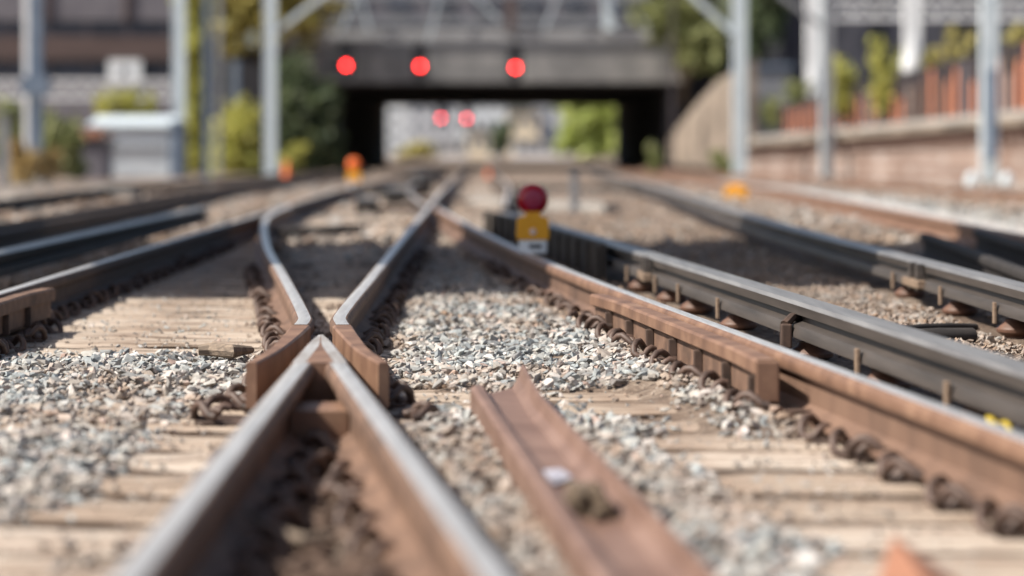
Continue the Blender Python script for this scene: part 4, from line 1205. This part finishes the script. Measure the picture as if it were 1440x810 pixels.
# corrugated shed
YS = 92.0
sx0, sx1 = Q(128, 0, YS).x, Q(238, 0, YS).x
sh = thing('metal_shed', ((sx0+sx1)/2, YS, 0), 'pale corrugated metal shed left of the bright mast', 'shed')
cor = []
nn = 44
for i in range(nn+1):
    x = sx0+(sx1-sx0)*i/nn
    cor.append((x, YS + (0.05 if i % 2 else -0.035)))
cor += [(sx1, YS+2.4), (sx0, YS+2.4)]
MB().prism(cor, -0.8, zz(176, YS)).build('wall', M['shed'], sh)
MB().add([(sx0-.12, YS-.18, zz(178, YS)), (sx1+.12, YS-.18, zz(178, YS)), (sx1+.12, YS+2.55, zz(166, YS)), (sx0-.12, YS+2.55, zz(166, YS)), (sx0-.12, YS-.18, zz(175, YS)), (sx1+.12, YS-.18, zz(175, YS)), (sx1+.12, YS+2.55, zz(162, YS)), (sx0-.12, YS+2.55, zz(162, YS))],
         [(3,2,1,0),(4,5,6,7),(0,1,5,4),(1,2,6,5),(2,3,7,6),(3,0,4,7)]).build('roof', M['galv'], sh)
MB().box(sx0+0.3, sx1-0.1, YS-0.09, YS-0.045, zz(214, YS), zz(206, YS)).build('rail', M['greydark'], sh)
MB().box(sx1+0.02, sx1+0.40, YS-0.1, YS+2.2, -0.8, zz(170, YS)).build('side_panel', M['bluegrey'], sh)

# brown bin stack
YK = 82.0
kx0, kx1 = Q(96, 0, YK).x, Q(148, 0, YK).x
bn = thing('scrap_skip', ((kx0+kx1)/2, YK, 0), 'dark brown skip heaped with orange rusty scrap, left of the shed', 'skip')
MB().box(kx0, kx1, YK, YK+1.6, -0.8, zz(203, YK)).build('body', M['purple'], bn)
MB().box(kx0-0.08, kx1+0.12, YK-0.08, YK+1.68, zz(203, YK)+0.002, zz(196, YK)).build('rim', M['signalblack'], bn)
hp = MB()
for i in range(26):
    a = Vector((random.uniform(kx0+.05, kx1-.05), YK+random.uniform(0.05, 1.5), zz(196, YK)+random.uniform(0.03, 0.28)))
    hp.bar(a, a+Vector((random.uniform(-.5, .5), random.uniform(-.4, .4), random.uniform(-.06, .1))), random.uniform(.06, .14))
hp.build('scrap_heap', M['plate'], bn)

# ------------------------------------------------------------------ right background
# platform with a brick face
pl_a, pl_b = Vector((9.4, 92, 0)), Vector((15.2, 56, 0))
zs_a, zs_b = 1.02, 1.88
pf = thing('platform', (12, 70, 0), 'brick faced platform with a tan slab edge along the right side', 'platform')
d = (pl_b-pl_a).normalized(); nrm = Vector((-d.y, d.x, 0))
if nrm.x < 0: nrm = -nrm
def quadprism(a, b_, za0, za1, zb0, zb1, off0, off1):
    p = [a+nrm*off0, b_+nrm*off0, b_+nrm*off1, a+nrm*off1]
    z0 = [za0, zb0, zb0, za0]; z1 = [za1, zb1, zb1, za1]
    return MB().add([Vector((q.x, q.y, z)) for q, z in zip(p, z0)] + [Vector((q.x, q.y, z)) for q, z in zip(p, z1)], [(3,2,1,0),(4,5,6,7),(0,1,5,4),(1,2,6,5),(2,3,7,6),(3,0,4,7)])
quadprism(pl_a, pl_b, -0.8, zs_a-0.26, -0.8, zs_b-0.36, 0.35, 14).build('face_wall', M['brick'], pf)
quadprism(pl_a, pl_b, zs_a-0.20, zs_a-0.02, zs_b-0.30, zs_b-0.10, -0.05, 14.2).build('slab', M['conc_tan'], pf)
quadprism(pl_a, pl_b, zs_a-0.018, zs_a+0.16, zs_b-0.098, zs_b+0.14, 0.5, 1.2).build('kerb', M['conc'], pf)
cor2 = MB()
L = (pl_b-pl_a).length
for k in np.arange(0.6, L, 0.62):
    p = pl_a + d*k + nrm*0.30
    z1 = zs_a-0.3 + (zs_b-0.1-zs_a)*k/L
    MB().box(p.x-0.13, p.x+0.13, p.y-0.10, p.y+0.10, z1-0.24, z1+0.04).build('corbel', M['pink'], pf)
fence = thing('board_fence', (12, 72, 1), 'orange rusty board fence with dark posts along the platform', 'fence')
for k in np.arange(0.5, L+3, 0.7):
    p = pl_a + d*k + nrm*1.6
    z0 = zs_a + (zs_b-zs_a)*k/L
    h = 1.25 + 1.35*k/L
    q2 = pl_a + d*(k+0.7) + nrm*1.6
    mk = random.choice(['orangeboard', 'orangeboard', 'pink', 'orangeboard', 'rust', 'brick', 'purple'])
    pn = MB(); hh = h*random.choice([random.uniform(0.78, 0.97), random.uniform(0.45, 0.9)])
    pn.add([Vector((p.x, p.y, z0)), Vector((q2.x, q2.y, z0)), Vector((q2.x, q2.y, z0+hh)), Vector((p.x, p.y, z0+hh)), Vector((p.x, p.y, z0))+nrm*.06, Vector((q2.x, q2.y, z0))+nrm*.06, Vector((q2.x, q2.y, z0+hh))+nrm*.06, Vector((p.x, p.y, z0+hh))+nrm*.06],
           [(3,2,1,0),(4,5,6,7),(0,1,5,4),(1,2,6,5),(2,3,7,6),(3,0,4,7)]).build('panel', M[mk], fence)
    MB().box(p.x-0.10, p.x+0.10, p.y-0.2, p.y-0.03, z0-0.1, z0+h).build('post', M['post_dark'], fence)
# dark wall behind everything on the right
dw = thing('retaining_wall', (24, 125, 0), 'tall blue black brick wall behind the fence on the right', 'wall')
MB().box(13.0, 60, 125, 127, -0.8, 11.5).build('wall', M['darkwall'], dw)
for x in np.arange(14, 60, 4.2):
    MB().box(x, x+0.9, 124.6, 124.997, -0.8, 11.0).build('pier', M['darkwall'], dw)
MB().box(12.8, 60, 124.5, 127.2, 11.502, 11.9).build('coping', M['conc_dirty'], dw)
c = Q(1072, 110, 118)
gh = thing('relay_hut', (c.x, 118, 0), 'plain grey purple hut in front of the dark wall by the right mast', 'hut')
MB().box(c.x-1.0, c.x+1.3, 118, 120.5, -0.8, zz(95, 118)).build('wall', M['greydark'], gh)
MB().box(c.x-1.15, c.x+1.45, 117.85, 120.7, zz(95, 118)+0.002, zz(90, 118)).build('roof', M['bluegrey'], gh)

# ------------------------------------------------------------------ vegetation
def leaf_cloud(blobs, n, size, shape_seed=0):
    r = np.random.default_rng(shape_seed)
    vol = np.array([b_[3]*b_[4]*b_[5] for b_ in blobs]); vol = vol**0.7/np.sum(vol**0.7)
    V, F = [], []
    k = 0
    for b_, f in zip(blobs, vol):
        m_ = max(4, int(n*f))
        ncl = max(3, m_//14)
        cd = r.normal(size=(ncl, 3)); cd /= np.linalg.norm(cd, axis=1)[:, None]
        cc = cd*(r.uniform(0.30, 1.32, (ncl, 1)))*np.array(b_[3:6]) + np.array(b_[0:3])
        for i in range(m_):
            p = cc[r.integers(0, ncl)] + r.normal(0, 0.15, 3)*np.array(b_[3:6])*1.1
            s = size*r.uniform(0.6, 1.4)
            a = r.normal(size=3); a /= np.linalg.norm(a); q = np.cross(a, r.normal(size=3)); q /= np.linalg.norm(q)
            V += [p-a*s, p+q*s*0.55, p+a*s, p-q*s*0.55]; F.append((k, k+1, k+2, k+3)); k += 4
    return MB().add(V, F)
def tree(name, base, blobs, n, size, mk, label, cat, seed, trunk_r=0.12, group=None):
    t = thing(name, base, label, cat, group)
    leaf_cloud(blobs, n, size, seed).build('crown', M[mk], t)
    tr = MB(); b0 = Vector(base)
    top = max(blobs, key=lambda q: q[2])
    tr.tube([b0, b0+(Vector(top[:3])-b0)*0.5+Vector((0.1, 0, 0)), Vector(top[:3])], [trunk_r, trunk_r*0.7, trunk_r*0.3], 8)
    for q in blobs:
        mid = b0+(Vector(top[:3])-b0)*0.45
        tr.tube([mid, Vector(q[:3])], [trunk_r*0.5, trunk_r*0.2], 6)
    tr.build('trunk', M['bark'], t)
    return t
def blob(px, py, Y, rx, ry):
    c = Q(px, py, Y); return (c.x, c.y, c.z, rx*Y/FPX, max(rx, ry)*Y/FPX*0.7, ry*Y/FPX)
def basept(px, Y): return (Q(px, 0, Y).x, Y, fall(Y)-0.1)
tree('slim_tree', basept(270, 120), [blob(272, 210, 120, 18, 40), blob(272, 140, 120, 17, 42), blob(273, 70, 120, 18, 45), blob(272, 5, 120, 20, 40)], 5200, 0.20, 'leaf_yellow', 'tall slim yellow green tree between the bright mast and the blue grey mast', 'tree', 1)
tree('bush', basept(338, 112), [blob(338, 200, 112, 30, 38), blob(318, 222, 112, 20, 25), blob(358, 225, 112, 22, 22), blob(340, 168, 112, 18, 22)], 4600, 0.18, 'leaf_yellow', 'round yellow green bush between the blue grey mast and the pale mast', 'bush', 2, 0.08)
tree('broad_tree', basept(390, 138), [blob(350, 15, 138, 50, 34), blob(400, 22, 138, 44, 36), blob(440, 5, 138, 44, 34), blob(330, -25, 138, 50, 40), blob(400, -40, 138, 60, 40), blob(470, -20, 138, 30, 30), blob(325, 40, 138, 30, 26)], 7000, 0.28, 'leaf_olive', 'broad olive tree overhanging the top left of the bridge', 'tree', 3, 0.25)
tree('ivy_tree', basept(430, 116), [blob(430, 195, 116, 34, 45), blob(442, 150, 116, 30, 45), blob(414, 130, 116, 26, 45), blob(450, 222, 116, 24, 26), blob(402, 180, 116, 24, 40), blob(456, 180, 116, 14, 40)], 6500, 0.24, 'leaf_dark', 'dark green ivy covered tree beside the left tunnel wall', 'tree', 4, 0.2)
tree('bush', basept(412, 108), [blob(413, 225, 108, 12, 16), blob(420, 212, 108, 8, 10)], 500, 0.14, 'leaf_yellow', 'small light bush beside the orange cone left of the tunnel', 'bush', 5, 0.05)
tree('bank_tree', basept(960, 144), [blob(955, 30, 137, 42, 40), blob(985, 60, 136, 32, 34), blob(935, 5, 137, 40, 40), blob(985, 10, 136, 40, 40), blob(960, -40, 137, 60, 40), blob(1008, 50, 136, 16, 40)], 5200, 0.25, 'leaf_green', 'dull green tree hanging over the right end of the bridge', 'tree', 6, 0.25)
tree('ivy_tree', basept(1072, 122), [blob(1072, 30, 122, 20, 44), blob(1068, -20, 122, 24, 40), blob(1085, 15, 122, 20, 30)], 2200, 0.22, 'leaf_dark', 'dark green ivy column right behind the pale mast with the arm', 'tree', 7, 0.15)
tree('bush', basept(1010, 92), [blob(1008, 225, 92, 10, 14), blob(1030, 235, 90, 18, 9), blob(922, 222, 92, 8, 20)], 700, 0.14, 'leaf_green', 'small green weeds at the foot of the tan wing wall', 'weeds', 8, 0.03)

def weeds(name, spots, mk, label, seed, stem=0.02, n_leaf=150, cat='weeds', size=0.09, group=None):
    r = np.random.default_rng(seed)
    c0 = spots[0]
    t = thing(name, (c0[0], c0[1], c0[2]), label, cat, group)
    V = MB(); st_ = MB()
    for (x, y, z, h, sp_) in spots:
        for k in range(9):
            a = r.uniform(0, 6.28); d_ = r.uniform(0, sp_)
            b0 = Vector((x+math.cos(a)*d_*0.6, y+math.sin(a)*d_*0.6, z))
            tp_ = b0 + Vector((math.cos(a)*d_*0.7, math.sin(a)*d_*0.4, h*r.uniform(0.55, 1.05)))
            st_.tube([b0, (b0+tp_)/2+Vector((0.02, 0, 0.04)), tp_], [stem, stem*0.8, stem*0.3], 5)
            for q in range(n_leaf//9):
                f = r.uniform(0.12, 1.0)
                p = b0.lerp(tp_, f) + Vector(r.normal(0, 1, 3))*sp_*0.22*(1.2-f*0.5)
                s = size*r.uniform(0.6, 1.5)
                aa = Vector(r.normal(0, 1, 3)).normalized(); qq = aa.cross(Vector(r.normal(0, 1, 3))).normalized()
                V.add([p-aa*s, p+qq*s*0.4, p+aa*s, p-qq*s*0.4], [(0, 1, 2, 3)])
    V.build('leaves', M[mk], t); st_.build('stems', M['bark'], t)
    return t
def wsp(px, ybase, ytop, Y, sp_): 
    c = Q(px, ybase, Y); return (c.x, Y, c.z, (ybase-ytop)*Y/FPX, sp_)
weeds('weed_clump', [wsp(12, 240, 145, 68, .5), wsp(30, 240, 160, 68, .4), wsp(70, 238, 150, 70, .5), wsp(90, 238, 165, 70, .5)], 'leaf_green', 'tall green weeds around the foot of the thick mast on the left', 21, n_leaf=700, size=0.15)
weeds('weed_clump', [wsp(22, 256, 190, 60, .4), wsp(34, 256, 205, 60, .4), wsp(62, 252, 205, 62, .35)], 'leaf_dry', 'dry straw coloured weeds in front of the thick mast on the left', 22, n_leaf=420, size=0.10)
weeds('weed_clump', [wsp(88, 250, 185, 74, .3), wsp(108, 250, 225, 72, .25)], 'leaf_dark', 'dark green weeds beside the brown skip', 23, n_leaf=420, size=0.10)
weeds('weed_clump', [wsp(150, 172, 130, 97, .5), wsp(182, 172, 128, 97, .5), wsp(210, 172, 132, 97, .4)], 'leaf_yellow', 'yellow flowering weeds showing above the corrugated shed roof', 24, n_leaf=420, size=0.14)
weeds('weed_clump', [wsp(1185, 165, 80, 84, .4), wsp(1195, 165, 100, 84, .3)], 'leaf_yellow', 'yellow green weed beside the grey mast at the fence', 25, n_leaf=420, size=0.14)
weeds('weed_clump', [wsp(1240, 160, 58, 80, .45), wsp(1260, 165, 110, 80, .4)], 'leaf_yellow', 'tall yellow weed growing through the middle of the fence', 26, n_leaf=520, size=0.14)
weeds('weed_clump', [wsp(1345, 140, 40, 78, .45), wsp(1315, 140, 66, 78, .4)], 'leaf_olive', 'olive weed rising behind the fence left of the right mast', 27, n_leaf=420, size=0.14)
weeds('weed_clump', [wsp(1432, 140, 34, 72, .4)], 'leaf_olive', 'olive weed above the fence at the right edge', 28, n_leaf=380, size=0.14)
weeds('weed_clump', [wsp(1118, 165, 115, 92, .5), wsp(1090, 175, 135, 92, .4)], 'leaf_green', 'low green weeds over the left end of the fence', 29, n_leaf=420, size=0.14)

# ------------------------------------------------------------------ far side of the tunnel
def far_block(name, px0, px1, ytop, Y, dep, mk, label, cat='building', rows=3, cols=4, ybase=None):
    x0, x1 = Q(px0, 0, Y).x, Q(px1, 0, Y).x
    z1 = zz(ytop, Y)
    t = thing(name, ((x0+x1)/2, Y, 0), label, cat)
    MB().box(x0, x1, Y, Y+dep, -0.8, z1).build('wall', M[mk], t)
    MB().box(x0-0.3, x1+0.3, Y-0.3, Y+dep+0.3, z1+0.003, z1+0.5).build('roof', M['conc_dirty'], t)
    for i in range(rows):
        for j in range(cols):
            xa = x0+(x1-x0)*(j+0.25)/cols; xb = x0+(x1-x0)*(j+0.75)/cols
            za, zb_ = z1*(i+0.3)/rows, z1*(i+0.75)/rows
            MB().box(xa, xb, Y-0.09, Y-0.004, za, zb_).build('window', M['window'], t)
    return t
far_block('apartment_block', 480, 572, 112, 420, 12, 'pale', 'pale blue apartment block at the left of the far tunnel opening', rows=5, cols=3)
far_block('apartment_block', 574, 640, 120, 450, 12, 'brickfar', 'grey block behind the far red signals', rows=4, cols=4)
far_block('apartment_block', 642, 712, 108, 470, 12, 'pale', 'pale block behind the middle of the far tunnel opening', rows=4, cols=4)
far_block('cream_house', 716, 758, 160, 400, 10, 'cream', 'sunlit cream house in the middle of the far tunnel opening', rows=2, cols=2)
far_block('apartment_block', 750, 800, 125, 480, 12, 'brickfar', 'grey block right of the cream house in the far opening', rows=4, cols=3)
far_block('apartment_block', 805, 930, 110, 500, 12, 'pale', 'pale block behind the far green tree', rows=4, cols=5)
far_block('cream_hut', 657, 688, 186, 330, 5, 'cream', 'small bright cream hut under the far red signals', rows=1, cols=2)
far_block('white_store', 610, 700, 206, 340, 4, 'whitepaint', 'long low white store along the far tracks, left of the middle', rows=1, cols=6)
far_block('white_store', 722, 812, 204, 345, 4, 'whitepaint', 'long low white store along the far tracks, right of the middle', rows=1, cols=6)
tree('broad_tree', basept(830, 300), [blob(828, 185, 300, 34, 26), blob(812, 162, 300, 28, 22), blob(852, 165, 300, 26, 34), blob(835, 208, 300, 40, 14), blob(800, 195, 300, 14, 16), blob(840, 140, 300, 30, 20)], 3000, 0.5, 'leaf_fresh', 'sunlit fresh green tree at the right of the far tunnel opening', 'tree', 9, 0.3)
tree('round_tree', basept(706, 310), [blob(706, 190, 310, 13, 16), blob(704, 205, 310, 10, 12)], 1200, 0.4, 'leaf_dark', 'small dark round tree in the middle of the far tunnel opening', 'tree', 10, 0.2)
tree('bush', basept(590, 290), [blob(592, 212, 290, 18, 10), blob(570, 218, 290, 12, 8)], 900, 0.35, 'leaf_olive', 'low olive bush at the lower left of the far tunnel opening', 'bush', 11, 0.1)

# ------------------------------------------------------------------ overhead footbridge (its shade crosses the tracks)
AZ = Vector((-0.95, -0.30, 0)).normalized(); EL = math.radians(47)
zd = 6.2
offs = -AZ*(zd/math.tan(EL))
yA, yB = 13.5-offs.y, 20.6-offs.y
fb = thing('overhead_bridge', (0, (yA+yB)/2, zd), 'plain concrete bridge deck passing high above the tracks, shading the ballast', 'bridge')
MB().box(-26, 14, yA+0.3, yB-0.3, zd, zd+0.6).build('deck', M['conc'], fb)
MB().box(-26, 14, yA, yA+0.28, zd-0.1, zd+1.3).build('parapet', M['conc'], fb)
MB().box(-26, 14, yB-0.28, yB, zd-0.1, zd+1.3).build('parapet', M['conc'], fb)
MB().box(-26, -24, yA+0.3, yB-0.3, -0.8, zd-0.003).build('pier', M['conc'], fb)
MB().box(12.5, 14, yA+0.3, yB-0.3, -0.8, zd-0.003).build('pier', M['conc'], fb)

# ------------------------------------------------------------------ light, sky, camera
w = bpy.data.worlds.new('World'); S.world = w; w.use_nodes = True
nt = w.node_tree
bg = nt.nodes['Background']
sky = nt.nodes.new('ShaderNodeTexSky'); sky.sky_type = 'NISHITA'; sky.sun_disc = False
sky.sun_elevation = EL
sun_dir = Vector((AZ.x*math.cos(EL), AZ.y*math.cos(EL), math.sin(EL)))
sky.sun_rotation = math.atan2(sun_dir.x, sun_dir.y)
nt.links.new(sky.outputs[0], bg.inputs[0]); bg.inputs[1].default_value = 0.088
sky.dust_density = 3.0; sky.air_density = 1.0; sky.ozone_density = 1.0
sl = bpy.data.lights.new('sun', 'SUN'); sl.energy = 4.8; sl.angle = math.radians(0.5); sl.color = (1.0, 0.945, 0.855)
so = bpy.data.objects.new('sun', sl); C.objects.link(so)
so.rotation_euler = sun_dir.to_track_quat('Z', 'Y').to_euler()

cam = bpy.data.cameras.new('camera'); co = bpy.data.objects.new('camera', cam); C.objects.link(co)
co.location = (0, 0, HC); co.rotation_euler = (math.radians(90), 0, 0)
cam.sensor_width = 36; cam.lens = FPX/W0*36
cam.shift_x = (W0/2-VX)/W0
cam.shift_y = -(H0/2-VY)/W0
cam.clip_end = 6000; cam.clip_start = 0.05
cam.dof.use_dof = True; cam.dof.focus_distance = 9.2; cam.dof.aperture_fstop = 1.3; cam.dof.aperture_blades = 9
S.camera = co
S.view_settings.view_transform = 'Standard'; S.view_settings.look = 'None'; S.view_settings.gamma = 1
S.view_settings.exposure = 0.70
S.view_settings.use_curve_mapping = False
S.cycles.use_denoising = True
S.cycles.max_bounces = 6
